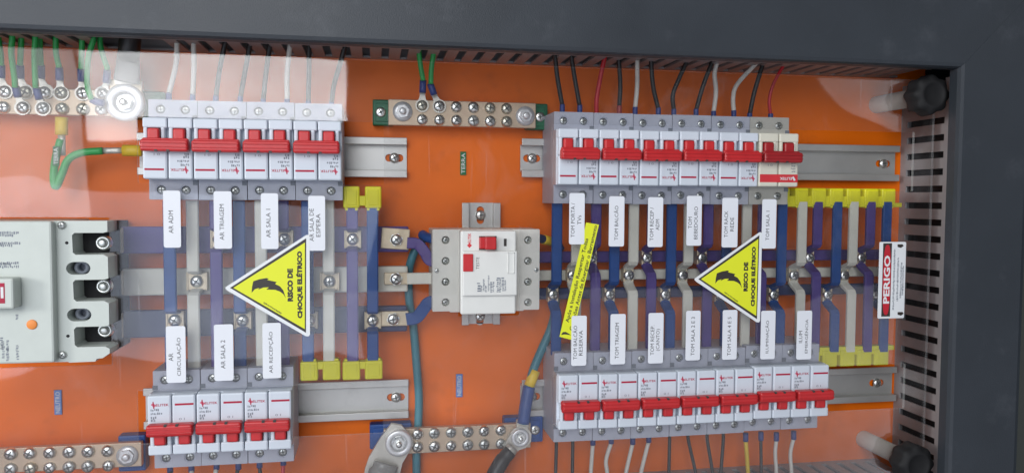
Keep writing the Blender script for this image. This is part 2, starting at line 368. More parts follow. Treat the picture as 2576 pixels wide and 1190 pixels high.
t = top("wire_duct", (xd, 0, -70), "grey slotted cable duct standing along the right edge beside the red danger sticker", "cable duct", "slotted cable ducts round the plate")
b = MB(); z0, z1 = zbot+2, ztop-8; p = 15.9
b.box(xd, xd+1.8, z0, z1, .2, 9); b.box(xd, xd+1.8, z0, z1, 60, 66)
k = z0+Z(2370, 396.5+20/3, 60) % p
zz = Z(2370, 396.5+82/3, 60)
zz -= math.floor((zz-z0)/p)*p
while zz < z1-12:
    b.box(xd, xd+1.8, zz, zz+9.8, 9, 60); zz += p
b.box(xd+1.8, xd+24, z0, z1, .2, 2); b.box(xd+22, xd+24, z0, z1, 2, 66); b.build("side_wall", "duct_grey", t)
b = MB(); b.box(xd+.3, xd+24, z0, z1, 66.2, 68.2); b.build("duct_cover", "duct_grey", t)
b = MB(); b.box(xd+9, xd+20, z0+2, z1-2, 3, 62); b.build("dark_infill", "duct_dark", t)  # dark block again, its colour giving the shaded interior behind the slots

# ------------------------------------------------------------------ DIN rails
def rail(label, xa, xb, zc, screws, vertical=False):
    """top hat rail 35 mm wide; xa..xb along its length, zc its centre line"""
    t = top("mounting_rail", ((xa+xb)/2 if not vertical else zc, 0, zc if not vertical else (xa+xb)/2), label, "mounting rail", "zinc plated mounting rails")
    b = MB(); H = 17.5
    def sw(u0, u1, v0, v1, d0, d1, bev=.5):
        if vertical: b.box(v0, v1, u0, u1, d0, d1, bev)
        else: b.box(u0, u1, v0, v1, d0, d1, bev)
    holes = [rrect(s-8, s+8, zc-3.4, zc+3.4, 3.3) if not vertical else rrect(zc-3.4, zc+3.4, s-8, s+8, 3.3) for s in screws]
    outer = [(xa, zc-12.5), (xb, zc-12.5), (xb, zc+12.5), (xa, zc+12.5)] if not vertical else [(zc-12.5, xa), (zc+12.5, xa), (zc+12.5, xb), (zc-12.5, xb)]
    b.slab(outer, holes, 1.0, 2.4)
    for s_ in (-1, 1):
        sw(xa, xb, zc+s_*12.5, zc+s_*11.1, 1.0, 9)
        sw(xa, xb, zc+s_*11.1, zc+s_*H, 8.8, 10.2)
        sw(xa, xb, zc+s_*H, zc+s_*(H-1.2), 8.0, 9.5)
    b.build("rail_profile", "zinc", t)
    for s in screws:
        b = MB(); b.screw((s, zc) if not vertical else (zc, s), 4.6, 2.4, 3.2); b.build("rail_screw", ["screw_metal", "slot_dark"], t)
    return t
zTL = (Z(940, 346, 10)+Z(940, 446, 10))/2; zBL = (Z(1000, 954, 10)+Z(1000, 1053, 10))/2
zTR = (Z(2150, 365, 10)+Z(2150, 455, 10))/2; zBR = (Z(2150, 927, 10)+Z(2150, 1012, 10))/2
rail("zinc rail carrying the four upper left breakers, screw showing at its right end", X(344, 390, 10), X(1024, 396, 10), zTL, [X(992, 399, 3)])
rail("zinc rail carrying the three lower left breakers, end at the teal cable", X(360, 1010, 10), X(1028, 1000, 10), zBL, [X(996, 994, 3)])
rail("zinc rail carrying the upper right breakers and the cream breaker", X(1313, 395, 10), X(2264, 410, 10), zTR, [X(1338, 397, 3), X(2222, 415, 3)])
rail("zinc rail carrying the seven lower right breakers", X(1313, 985, 10), X(2256, 970, 10), zBR, [X(1338, 984, 3), X(2206, 957, 3)])
xRC = (X(1161.3, 540, 10)+X(1260.6, 540, 10))/2
rail("short upright zinc rail behind the white residual current device", Z(1200, 817.5, 10), Z(1200, 510.4, 10), xRC, [Z(1208, 541.5, 3), Z(1204, 796, 3)], True)

# ------------------------------------------------------------------ small breakers
DN, DT = 68.0, 50.0                                    # nose and terminal heights
def make_breaker(label, body="grey_plastic", low="grey_plastic_dark", red="red_plastic", cream=False):
    t = top("circuit_breaker", (0, 0, 0), label, "circuit breaker", None)
    b = MB(); HN, HT, w2 = 23.4, 39.3, 17.85
    # lower housing with screw wells
    b.box(-w2, w2, -HT, HT, 6, 46, .6, mi=1)
    for sg in (-1, 1):
        zc = sg*31.6; wells = [circ((x, zc), 3.5) for x in (-9, 9)]
        b.slab(rrect(-w2+.1, w2-.1, sg*HN-.5*sg, sg*(HT-.1), .5, 2), wells, 46.01, DT, mi=1)
        b.slab(rrect(-w2+.15, w2-.15, sg*HN-.4*sg, sg*(HT-.15), .5, 2), [circ((x, zc), 4.3) for x in (-9, 9)], DT, DT+.5, mi=1)
        b.box(w2-3.6, w2+.3, sg*27.6, sg*23.9, DT+.45, DT+.75, mi=2)
    b.box(-w2, w2, -HN, HN, 46.02, 61, .4)
    for px in (-18, 0):
        a, e = px+.35, px+17.65
        b.box(a, e, 15.6, HN, 60, DN, 1.1); b.box(a, e, -HN, 1.0, 60, DN, 1.3)
        b.box(a+.5, a+3.4, 1.2, 16.4, 60, DN-.3, 1.0); b.box(a+12.8, a+15.6, 1.2, 16.4, 60, DN-.3, 1.0)
        if cream: b.box(a+15.4, e, 1.2, 16.4, 60, DN-1.2, .5)
    b.build("body", [body, low, "grey_ink"], t)
    b = MB()                                           # tied toggles
    for px in (-18, 0):
        b.box(px+4.3, px+12.7, 4, 15.2, 60.5, 70.5, 1.4, seg=3)
    b.box(-17.2, 16.6, -2.7, 6.2, 69.0, 78.0, 1.7, seg=3)
    b.box(-16.6, 16.0, 4.0, 7.6, 69.5, 74.0, 1.3, seg=3)
    b.box(-15, 14.4, -1.2, 3.6, 61.5, 70.0)
    b.box(-16.9, 16.3, 3.3, 4.1, 77.5, 78.7, .3); b.box(-16.9, 16.3, .2, .9, 77.5, 78.5, .3)
    for xx in (-6, 2.5): b.box(xx-1.1, xx+1.1, -2.8, -1.2, 74.5, 77.9, mi=1)
    b.build("toggle_handle", [red, "sign_black"], t)
    for sg in (-1, 1):
        for xx in (-9, 9):
            b = MB(); b.screw((xx, sg*31.6), 3.45, 47.2, 2.4, n=16); b.build("terminal_screw", ["dull_screw", "slot_dark"], t)
    b = MB(); d = DN+.06
    if cream:
        b.box(-16.6, 17.2, -19.6, -12.6, DN-.2, d, mi=0); m = ["bright_red_ink", "light_ink", "grey_ink"]
        b.text("ELITEK", (6.5, -16.2), 11, 2.4, math.pi, d+.05, 1, .02); b.box(12.8, 14.6, -18.2, -14.4, d, d+.05, mi=1, rot=.5)
        for k in range(4): b.marks((13.2, -2.8-k*2.4), 3.4, 1.5, math.pi, d, 2, seed=k+90)
    else:
        m = ["red_ink", "pink_ink", "grey_ink"]
        b.box(-16.4, -2.6, -16.9, -15.3, DN-.2, d)
        b.text("ELITEK", (6.6, -16.2), 9.6, 1.9, math.pi, d, 0, .02)
        b.box(12.0, 14.2, -17.9, -14.6, DN-.2, d, mi=1, rot=.78); b.box(12.7, 13.5, -19.0, -13.4, DN-.2, d+.02, mi=0, rot=.1)
        for k, (L_, zz) in enumerate(((5.6, -12.4), (7.6, -9.4), (3.6, -6.3), (3.2, -4.3))): b.marks((15.2-L_/2, zz), L_, 2.0, math.pi, d, 2, seed=k+3)
    b.text("0 I", (-7.6, -4.6), 4.2, 1.8, math.pi, d, 2)
    b.build("printed_marking", m, t)
    return t
proto = make_breaker("x"); cream_p = make_breaker("x", "cream_plastic", "cream_base", "dark_red_plastic", True)
used = set()
def place_breaker(p, xl, xr_, y, zc, flip, label, group):
    o = p if p.name not in used else copy_tree(p); used.add(p.name)
    a, e = X(xl, y, DN), X(xr_, y, DN)
    o.location = Vector(((a+e)/2, 0, zc+random.uniform(-.3, .3)))*.001; o.rotation_euler = (0, (math.pi if flip else 0)+random.uniform(-.005, .005), 0); o.scale = (abs(e-a)/36.0, 1, 1)
    o["label"] = label; o["group"] = group
    return o
GB = "grey two-pole breakers with red handles"
zr = Z(600, 377, DN)
for i, (l, n) in enumerate(zip([357, 485, 612, 737], ["AR ADM", "AR TRIAGEM", "AR SALA 1", "AR SALA DE ESPERA"])):
    place_breaker(proto, l, [485, 612, 737, 860][i], 377, zr, False, "grey breaker with red handle above the label reading %s" % n, GB)
zr = Z(550, 1063, DN)
for i, n in enumerate(["AR CIRCULAÇÃO", "AR SALA 2", "AR RECEPÇÃO"]):
    place_breaker(proto, [370, 493, 614][i], [493, 614, 734][i], 1063, zr, True, "grey breaker with red handle below the label reading %s" % n, GB)
zr = Z(1450, 395, DN); L = [1404, 1507, 1609, 1709, 1809, 1908, 2009]
for i, n in enumerate(["TOM PORTA / TVs", "TOM BALCÃO", "TOM RECEP / ADM", "TOM BEBEDOURO", "TOM RACK REDE"]):
    place_breaker(proto, L[i], L[i+1], 430, zr, False, "grey breaker with red handle above the label reading %s" % n, GB)
place_breaker(cream_p, L[5], L[6], 430, zr, False, "cream two-pole breaker with dark red handle above the label TOM SALA 1", "cream breaker")
zr = Z(1450, 1012, DN); L = [1405, 1506, 1605, 1704, 1801, 1897, 1991, 2086]
for i, n in enumerate(["TOM BALCÃO RESERVA", "TOM TRIAGEM", "TOM RECEP (CANTO)", "TOM SALA 2 E 3", "TOM SALA 4 E 5", "ILUMINAÇÃO", "ILUM EMERGÊNCIA"]):
    place_breaker(proto, L[i], L[i+1], 985, zr+(1.6 if i > 4 else 0), True, "grey breaker below the label %s, %s of the lower right row" % (n, ORD[i]), GB)
if "group" in cream_p: del cream_p["group"]

# ------------------------------------------------------------------ main moulded case breaker
mc = top("main_circuit_breaker", (X(120, 735, 0), 0, Z(120, 735, 0)), "large pale grey moulded case main breaker with three bolted terminals", "circuit breaker")
dC, dT2, dF = 84, 76, 54
def PXZ(px, py, d): v = W(px, py, d); return (v.x, v.z)
xl = X(0, 735, dC)-40
b = MB(); b.box(xl, X(133, 735, dC), Z(60, 557, dC), Z(60, 914, dC), 4, dC, 1.6)
b.build("cover", "off_white_plastic", mc)
b = MB()
x0, x1 = X(132, 735, dT2), X(273, 735, dT2)
def zz_(y): return Z(200, y, dT2)
xs = lambda p_: X(p_, 735, dT2)
ol = [(x0, zz_(909)), (xs(168), zz_(909)), (xs(170), zz_(911)), (xs(236), zz_(910)), (xs(240), zz_(903)), (xs(255), zz_(902)), (x1, zz_(890))]
for (ya, yb) in ((822, 873), (704, 758), (586, 641)):                 # pockets open to the right
    ol += [(x1, zz_(yb+6)), (xs(262), zz_(yb)), (xs(192), zz_(yb)), (xs(185), zz_(yb-6)), (xs(184), zz_(ya+6)), (xs(190), zz_(ya)), (xs(262), zz_(ya)), (x1, zz_(ya-3))]
ol += [(x1, zz_(556)), (x0, zz_(556))]
holes = [rrect(xs(167), xs(229), zz_(y0), zz_(y1), 5.1) for y0, y1 in ((659, 691), (776, 808))]
b.slab(ol, holes, dF, dT2)
b.build("terminal_housing", "off_white_plastic", mc)
b = MB(); b.box(x0, x1-6, zz_(905), zz_(560), 4, dF-.2); b.build("terminal_floor", "duct_dark", mc)  # black base; its dark colour also holds the shade below the housing
for y in (675, 792):
    b = MB(); b.lathe((xs(196), zz_(y)), [(5.0, dF), (5.0, dT2-8), (3, dT2-8), (3, dT2-16)], 20, 0); b.build("screw_well", "grey_ink", mc)
    b = MB(); b.box(xs(222), xs(231), zz_(y-9), zz_(y+9), dF, dT2-6, 1); b.build("terminal_clip", "screw_metal", mc)
for (x, y) in ((260, 611), (261.5, 720), (265, 830)):
    c = PXZ(x, y, 58); b = MB(); b.lathe(c, [(5.6, dF), (5.6, 58), (5.0, 60), (3.6, 60), (3.2, 58)], 24, 0); b.lathe(c, [(3.2, 54), (3.2, 61.5), (2.2, 62.2), (.3, 62.2)], 20, 1); b.build("terminal_bolt", ["screw_metal", "dull_screw"], mc)
for (x, y) in ((156, 567), (158, 892)):
    b = MB(); b.screw(PXZ(x, y, dT2), 3.0, dT2, 2.2); b.build("housing_screw", ["dull_screw", "slot_dark"], mc)
b = MB(); b.box(xl+20, X(35.5, 735, 96), Z(20, 700, 96), Z(20, 777, 96), dC-1, 97, 1.6); b.build("toggle_handle", "off_white_plastic", mc)
b = MB(); b.box(xl+24, X(12, 735, 97), Z(6, 712, 97), Z(6, 763, 97), 96.9, 97.2); b.box(X(2, 735, 97), X(9, 735, 97), Z(6, 722, 97), Z(6, 750, 97), 97.2, 97.3, mi=1); b.build("handle_label", ["red_ink", "light_ink"], mc)
b = MB(); b.lathe(PXZ(80.6, 816, dC), [(3.6, dC), (3.6, dC+.5), (3.2, dC+.8), (.2, dC+.8)], 24); b.build("test_button", "tag_orange", mc)
b = MB()
for k, (x, y, L_, a) in enumerate(((24, 586, 13, 0), (10, 592, 12, 0), (24, 612, 13, 0), (10, 618, 12, 0), (24, 662, 13, 0), (24, 671, 13, 0), (8, 665, 11, 0), (42, 797, 4, 1.57), (43, 876, 5, 1.57), (44, 896, 5, 1.57), (19, 868, 8, 1.57), (19, 892, 9, 1.57), (8, 880, 12, 1.57), (4, 862, 9, 1.57))):
    if k == 4: b.build("upper_print", "grey_ink", mc); b = MB()
    if k == 8: b.build("printed_marking", "grey_ink", mc); b = MB()
    if k == 9: b.build("printed_symbol", "grey_ink", mc); b = MB()
    b.marks(PXZ(x, y, dC), L_, 2.0, a, dC+.08, 0, seed=k)
b.build("rating_marking", "grey_ink", mc)
b = MB()
for (x, y) in ((168, 611), (171, 845)): b.lathe(PXZ(x, y, dT2), [(1.2, dT2), (1.2, dT2+.1), (.1, dT2+.1)], 12)
b.build("vent_hole", "duct_dark", mc)

# ------------------------------------------------------------------ residual current device
rc = top("residual_current_device", (X(1225, 680, 0), 0, Z(1225, 680, 0)), "white four-pole residual current device with red toggle and TESTE button", "residual current device")
dS, dNo, dP = 50, 66, 70
def R(x0, y0, x1, y1, d): a = W(x0, (y0+y1)/2, d); c = W(x1, (y0+y1)/2, d); e = W((x0+x1)/2, y0, d); g = W((x0+x1)/2, y1, d); return a.x, c.x, g.z, e.z
b = MB(); xa, xb, za, zb = R(1088, 577, 1357, 781, dS)
wells = [circ(PXZ(x, y, dS), 3.4) for x in (1121, 1328.3) for y in (604, 656.6, 709, 760.5)]
b.box(xa, xb, za, zb, 6, 44, .8); b.slab(rrect(xa, xb, za, zb, .8, 2), wells, 44.02, dS)
b.box(X(1132, 680, dS), X(1318, 680, dS), za-1.0, za+.5, 6, dS-.3, .4)
b.build("body", "terminal_plastic", rc)
b = MB(); x0, x1, z0, z1 = R(1159.5, 581, 1298, 790, dNo); b.box(x0, x1, z0, z1, dS-.5, dNo, 1.2); b.build("front_housing", "white_plastic", rc)
b = MB(); x0, x1, z0, z1 = R(1164, 632, 1301, 744, dP); b.box(x0, x1, z0, z1, dNo-1, dP, .9)
x0, x1, z0, z1 = R(1277, 635, 1294, 688, dP)
for a_ in ((x0, x0+.8, z0, z1), (x1-.8, x1, z0, z1), (x0, x1, z0, z0+.8), (x0, x1, z1-.8, z1)): b.box(*a_, dP-.2, dP+.6, .2)
b.build("front_panel", "white_plastic", rc)
b = MB(); x0, x1, z0, z1 = R(1205, 594, 1249, 629, dNo); b.box(x0, x1, z0, z1, dNo-.5, dNo+.3, mi=1)
x0, x1, z0, z1 = R(1207, 596, 1247.7, 627.6, dNo+5); b.box(x0+4, x1, z0, z1, dNo-2, dNo+9, 1.2); b.box(x0, x0+6, z0+.3, z1-.3, dNo-2, dNo+4, 1.0); b.build("toggle_handle", ["red_plastic", "sign_black"], rc)
b = MB(); x0, x1, z0, z1 = R(1165, 638.7, 1190, 682.8, dP); b.box(x0, x1, z0, z1, dP-1, dP+1.2, .5); b.build("test_button", "red_plastic", rc)
b = MB(); x0, x1, z0, z1 = R(1267.5, 600.6, 1274.5, 619.4, dNo); b.box(x0, x1, z0, z1, dNo-.2, dNo+.1); b.build("state_window", "sign_black", rc)
for x in (1121, 1328.3):
    for y in (604, 656.6, 709, 760.5):
        c = PXZ(x, y, 47); b = MB(); b.screw(c, 3.2, 44.4, 2.0, n=14); b.build("terminal_screw", ["dull_screw", "slot_dark"], rc)
for (x, y) in ((1099, 681), (1349, 679)):
    b = MB(); b.screw(PXZ(x, y, dS), 2.0, dS, 1.0, n=12); b.build("body_screw", ["dull_screw", "slot_dark"], rc)
b = MB()
b.text("ELITEK", PXZ(1181, 599, dNo), 8.2, 2.6, math.pi/2, dNo+.06, 0, .02); c = PXZ(1181, 617.5, dNo); b.box(c[0]-1.5, c[0]+1.5, c[1]-1.5, c[1]+1.5, dNo-.1, dNo+.06, mi=0, rot=.78)
b.build("brand_marking", ["bright_red_ink"], rc); b = MB()
b.text("TESTE", PXZ(1201.5, 662, dP), 10, 2.7, math.pi/2, dP+.06, 1)
b.build("button_marking", ["bright_red_ink", "dark_ink"], rc); b = MB()
for k, (x, y, L_, h) in enumerate(((1204, 723, 7, 3.0), (1211, 726, 5, 1.6), (1217, 718, 9, 1.6), (1222, 727, 5, 1.6), (1229, 712, 13, 1.5), (1235, 724, 8, 2.0), (1241, 722, 8, 1.6), (1252, 718, 11, 2.4), (1258, 717, 12, 1.8), (1265, 715, 11, 2.6), (1271, 718, 9, 1.5))):
    b.marks(PXZ(x, y, dP), L_, h, math.pi/2, dP+.06, 2, seed=40+k)
b.build("printed_marking", ["bright_red_ink", "dark_ink", "grey_ink"], rc)

# ------------------------------------------------------------------ horizontal main busbars
def mainbar(label, x0, x1, xm, y0, y1, d0, d1, m, extra=None):
    a, e = X(x0, (y0+y1)/2, d1), X(x1, (y0+y1)/2, d1); zt_, zb_ = Z(xm, y0, d1), Z(xm, y1, d1)
    t = top("main_busbar", ((a+e)/2, -d0, (zt_+zb_)/2), label, "busbar", "horizontal main busbars")
    b = MB(); b.box(a, e, zb_, zt_, d0, d1, 1.3); b.build("insulation_sleeve", m, t)
    return t
LB = []
LB.append(mainbar("purple sleeved flat busbar running from the main breaker's top terminal", 296, 1028, 1000, 570, 634, 14, 22, "sleeve_purple"))
LB.append(mainbar("white sleeved flat busbar running from the main breaker's middle terminal", 296, 1026, 1000, 670, 734, 14, 22, "sleeve_white"))
LB.append(mainbar("dark blue sleeved flat busbar running from the main breaker's lowest terminal", 296, 1024, 1000, 770, 834, 14, 22, "sleeve_navy"))
for t, y, dy in zip(LB, (603, 711, 818), (0, 0, 0)):   # bare end under the main breaker bolt, with its washer
    a = X(262, y, 30); zc = (Vector(t["_o"]).z)
    b = MB(); b.box(a, X(310, y, 24), zc-10, zc+10, 22.1, 26, .6); b.build("bare_end", "tinned_pad", t)
for t, (x0, y0, x1, y1), (sx, sy), nm in zip(LB, ((959, 575, 1030, 627), (966, 686, 1027, 716), (958, 783, 1028, 820)), ((997, 603), (996.4, 702), (989, 803)), "pwb"):
    b = MB(); xa, xb, za, zb = R(x0, y0, x1, y1, 26); b.box(xa, xb, za, zb, 22.1, 26, .7, rot=-.07 if nm == "p" else 0); b.build("contact_pad", "tinned_pad", t)
    b = MB(); c = PXZ(sx, sy, 30); b.hexnut(c, 5.6, 26, 29.5); b.screw(c, 4.8, 29.5, 3.0); b.build("pad_screw", ["screw_metal", "slot_dark"], t)
mainbar("purple horizontal busbar, uppermost of the three right of the residual current device", 1345, 2238, 1400, 633, 661, 14, 20, "sleeve_purple")
mainbar("white horizontal busbar, middle of the three right of the residual current device", 1345, 2232, 1400, 680, 706, 14, 20, "sleeve_white")
mainbar("navy horizontal busbar, lowest of the three right of the residual current device", 1345, 2232, 1400, 725, 753, 14, 20, "sleeve_navy")
# links between the left bars and the residual current device
def link(name, label, pts, wd, m):
    P = [W(*p) for p in pts]; t = top(name, P[0], label, "busbar link"); b = MB(); Q = []
    E = [P[0]*2-P[1]]+P+[P[-1]*2-P[-2]]
    for i in range(1, len(E)-2):
        for k in range(6):
            u = k/6; a, bb, c, e = E[i-1], E[i], E[i+1], E[i+2]; Q.append(0.5*((2*bb)+(c-a)*u+(2*a-5*bb+4*c-e)*u*u+(3*bb-a-3*c+e)*u**3))
    Q.append(P[-1]); vs_ = []; fs = []
    for i, q in enumerate(Q):
        tt = (Q[min(i+1, len(Q)-1)]-Q[max(0, i-1)]).normalized(); n_ = Vector((-tt.z, 0, tt.x)).normalized()*wd/2
        for sgn, dd in ((-1, 2), (1, 2), (1, -1.4), (.86, -2), (-.86, -2), (-1, -1.4)): vs_.append(q+n_*sgn+Vector((0, dd, 0)))
    for i in range(len(Q)-1):
        for k in range(6): fs.append([i*6+k, i*6+(k+1) % 6, (i+1)*6+(k+1) % 6, (i+1)*6+k])
    fs += [[0, 1, 2, 3, 4, 5], [(len(Q)-1)*6+k for k in (5, 4, 3, 2, 1, 0)]]
    b.add(vs_, fs); b.build("insulation_sleeve", m, t); return t
link("busbar_link", "purple curved flexible bar from the top pad into the residual current device", [(1024, 611, 27), (1050, 614, 29), (1068, 634, 32), (1080, 654, 35), (1100, 657, 38)], 9.5, "sleeve_purple")
link("busbar_link", "short straight white bar from the middle pad into the residual current device", [(1024, 701, 28), (1060, 700, 31), (1100, 700, 34)], 9.8, "sleeve_white")
link("busbar_link", "blue grey curved flexible bar from the lowest pad into the residual current device", [(1022, 803, 27), (1048, 798, 29), (1066, 776, 32), (1078, 762, 35), (1100, 757, 38)], 10.5, "sleeve_blue")

# ------------------------------------------------------------------ vertical branch busbars
HI, LO = 41, 25
def branch(label, xc, half, ytop, ybot, ypad, ph, m, refx, refy, grp, padw, ku=7.0, kd=10.0):
    """xc at picture row refy (front depth HI)"""
    xw = X(xc, refy, HI); zt_, zb_ = Z(xc, ytop, HI), Z(xc, ybot, HI); zp = Z(xc, ypad, LO+3); hw = half
    t = top("branch_busbar", (xw, -LO, zp), label, "busbar", grp)
    b = MB(); g = ph/2
    up = [(zt_, HI), (zp+g+ku, HI), (zp+g+ku*.75, HI-1.5), (zp+g+ku*.32, LO+6), (zp+g+ku*.12, LO+3.2), (zp+g, LO+2)]
    dn = [(zp-g, LO+2), (zp-g-kd*.12, LO+3.2), (zp-g-kd*.32, LO+6), (zp-g-kd*.75, HI-1.5), (zp-g-kd, HI), (zb_, HI)]
    if zt_ > zp+g+11: b.ribbon(up, xw-hw, xw+hw, 3.2)
    if zb_ < zp-g-11: b.ribbon(dn, xw-hw, xw+hw, 3.2)
    b.build("insulation_sleeve", m, t)
    b = MB(); b.box(xw-padw/2, xw+padw/2, zp-g, zp+g, 20.2, LO+2.6, .5); b.box(xw-padw/2, xw-padw/2+1.6, zp-g-.4, zp+g+.4, LO+2.4, LO+3.5, .4); b.box(xw+padw/2-1.6, xw+padw/2, zp-g-.4, zp+g+.4, LO+2.4, LO+3.5, .4)
    b.build("contact_pad", "tinned_pad", t)
    b = MB(); b.screw((xw, zp), 5.1, LO+2.6, 3.6); b.build("pad_screw", ["screw_metal", "slot_dark"], t)
    return t
CN = {"b": ("blue", "sleeve_blue"), "w": ("white", "sleeve_white"), "p": ("purple", "sleeve_purple")}
left = [(426, "b"), (484, "w"), (543, "p"), (601, "b"), (656, "w"), (711, "p"), (773, "b"), (826, "w"), (886, "p"), (937, "b")]
cnt = {"b": 0, "w": 0, "p": 0}
for x, c in left:
    nm, mt = CN[c]; yp = {"w": 708, "p": 602, "b": 806}[c]
    branch("%s %s sleeved upright busbar from the left in the left-hand set" % (ORD[cnt[c]], nm), x, 4.75, 505, 925 if x < 740 else 912, yp, 14.5 if c != "b" else 13.8, mt, x, 560, "upright branch busbars, left-hand set", 14.2 if c != "w" else 16.5, 2.5, 2.5); cnt[c] += 1
right = [(1401.5, "b"), (1451, "w"), (1500, "p"), (1547, "b"), (1595, "w"), (1641, "p"), (1690, "b"), (1733.5, "w"), (1782.5, "p"), (1829.5, "b"), (1879.5, "w"), (1919.5, "p"),
         (1968.5, "b"), (2018.5, "w"), (2057.5, "p"), (2106.5, "b"), (2147.5, "w"), (2190.5, "p"), (2231.5, "b")]
cnt = {"b": 0, "w": 0, "p": 0}
for x, c in right:
    nm, mt = CN[c]; yp = {"w": 692, "p": 648, "b": 741}[c]
    branch("%s %s sleeved upright busbar from the left in the right-hand set" % (ORD[cnt[c]], nm), x, 4.6, 508, 892 if x < 2050 else 884, yp, 12.5, mt, x, 545, "upright branch busbars, right-hand set", 9.6); cnt[c] += 1

# ------------------------------------------------------------------ yellow busbar end covers
def caps(label, xs_, y0, y1, d, down, refx=None, flange=None, bridge=None):
    """xs_: list of (x0,x1); openings face down when down is true"""
    xm = (xs_[0][0]+xs_[-1][1])/2; c = W(xm, (y0+y1)/2, d)
    t = top("yellow_busbar_cover", c, label, "busbar cover", "yellow busbar end covers")
    zt_, zb_ = Z(xm, y0, d), Z(xm, y1, d)
    for (a, e) in xs_:
        b = MB(); xa, xb = X(a+1, (y0+y1)/2, d), X(e-1, (y0+y1)/2, d)
        b.box(xa, xb, zb_, zt_, d-12, d, 1.4, seg=3)
        b.box(xa+2.5, xb-2.5, zb_+2.5, zt_-2.5, d-.5, d+.5, .4)
        if down: b.box(xa+1.5, xa+3.8, zb_-2, zb_+1, d-9, d-1, .4); b.box(xb-3.8, xb-1.5, zb_-2, zb_+1, d-9, d-1, .4)
        else: b.box(xa+1.5, xb-1.5, zt_-.5, zt_+1.6, d-9, d-2, .5)
        b.build("cap", "yellow_cap", t)
    if flange:
        b = MB(); xa, xb = X(flange[0], flange[2], d), X(flange[1], flange[2], d); za, zb = Z(xm, flange[2], d), Z(xm, flange[3], d); b.box(xa, xb, zb, za, d-10, d-1.2, .6); b.build("joining_strip", "yellow_cap", t)
    if bridge:
        for q in range(0, len(xs_)-1, 2 if bridge[2] else 1):
            b = MB(); b.box(X(xs_[q][1]-3, y0, d), X(xs_[q+1][0]+3, y0, d), Z(xm, bridge[1], d), Z(xm, bridge[0], d), d-10, d-1.5, .5); b.build("joining_strip", "yellow_cap", t)
    return t
caps("yellow double cap beside the upper left breakers, over the last purple and blue bars", [(862, 905.6), (917, 960.5)], 469, 524, 44, True, bridge=(493, 518, False))
caps("yellow double cap just right of the lower left breakers, over blue and white bars", [(754, 800.5), (810.5, 857)], 909, 957, 44, False, bridge=(911, 930, False))
caps("yellow double cap on the last purple and blue bars above the lower left rail", [(860.5, 907), (917, 963.5)], 908, 955, 44, False, bridge=(910, 929, False))
f = lambda z: 1931.8+z/3.0017
caps("long yellow comb of caps right of the cream breaker", [(f(118), f(172)), (f(205), f(312)), (f(332), f(447)), (f(467), f(577)), (f(597), f(707)), (f(730), f(842)), (f(861), f(970))], 474, 518, 42, True, flange=(f(118), f(1020), 510, 521), bridge=(494, 520, False))
caps("yellow comb of caps right of the lower right breakers", [(f(366), f(401)), (f(412), f(530)), (f(545), f(663)), (f(672), f(790)), (f(800), f(918))], 880, 921, 42, False, flange=(f(366), f(962), 872, 884), bridge=(876, 893, False))

# ------------------------------------------------------------------ earth and neutral terminal bars
def termbar(label, base_m, base_rects, bar, rows, nuts, bscrews, r=5.0, db=20):
    """bar: x0,x1,xm,ytop,ybot (at the bar face)"""
    x0, x1, xm, yt, yb = bar; c = W((x0+x1)/2, (yt+yb)/2, db)
    t = top("terminal_bar", (c.x, 0, c.z), label, "terminal bar", "drilled brass terminal bars")
    for (a, y0, e, y1) in base_rects:
        b = MB(); xa, xb, za, zb = R(a, y0, e, y1, 12); b.box(xa, xb, za, zb, .5, 12, 1.2); b.box(xa+2.5, xb-2.5, za+3, zb-3, 11.5, 13.0, .8); b.build("insulating_base", base_m, t)
    b = MB(); b.box(X(x0, (yt+yb)/2, db), X(x1, (yt+yb)/2, db), Z(xm, yb, db), Z(xm, yt, db), 14, db, .6); b.build("brass_strip", "brass_bar", t)
    for (x, y) in rows:
        b = MB(); b.screw(PXZ(x, y, db+2), r*random.uniform(.95, 1.03), db, random.uniform(3.0, 4.0)); b.build("clamping_screw", [random.choice(["screw_metal", "screw_metal", "dull_screw", "aged_screw"]), "slot_dark"], t)
    for (x, y, rr) in nuts:
        b = MB(); p_ = PXZ(x, y, db+4); b.lathe(p_, [(rr, db), (rr, db+1.2), (rr*.5, db+1.2)], 28, 0); b.hexnut(p_, rr*.68, db+1.2, db+4, 0, 3); b.build("end_bolt", ["washer_metal"], t)
    for (x, y) in bscrews:
        b = MB(); b.screw(PXZ(x, y, 13), 4.4, 13, 1.6); b.build("base_screw", ["screw_metal", "slot_dark"], t)
    return t
xs_ = [1062, 1105.3, 1148, 1191, 1233, 1274.6]
termbar("brass earth bar on a green base between the upper breaker rows", "green_base", [(937.5, 251, 990, 316), (1325, 261, 1378, 327)], (977, 1348, 1160, 255, 319),
        [(x, 266+(i*1.5)) for i, x in enumerate(xs_)]+[(x, 301+i*1.1) for i, x in enumerate(xs_)], [(1013, 280, 8.5), (1323, 291.5, 8.5)], [(957.7, 283), (1358, 295)])
xs_ = [1050.5, 1092.6, 1134.8, 1177, 1218, 1260]
tb = termbar("brass neutral bar on a blue base at the bottom between the breaker rows", "blue_base", [(930, 1066, 1035, 1128), (1268, 1049, 1366, 1113)], (965, 1335, 1180, 1071, 1133),
        [(x, 1092-i*1.9) for i, x in enumerate(xs_)]+[(x, 1124.5-i*1.6) for i, x in enumerate(xs_)], [], [(1346, 1081)])
t0 = termbar("brass earth bar at the upper left with a big white washer at its right end", "green_base", [(330, 230, 415, 300)], (-90, 357, 180, 225, 291),
        [(x, 231+x*.02) for x in (-38, 11, 63, 111, 153, 207, 258)]+[(x, 270+x*.024) for x in (-45, 7, 57, 107, 155, 207, 254)], [], [])
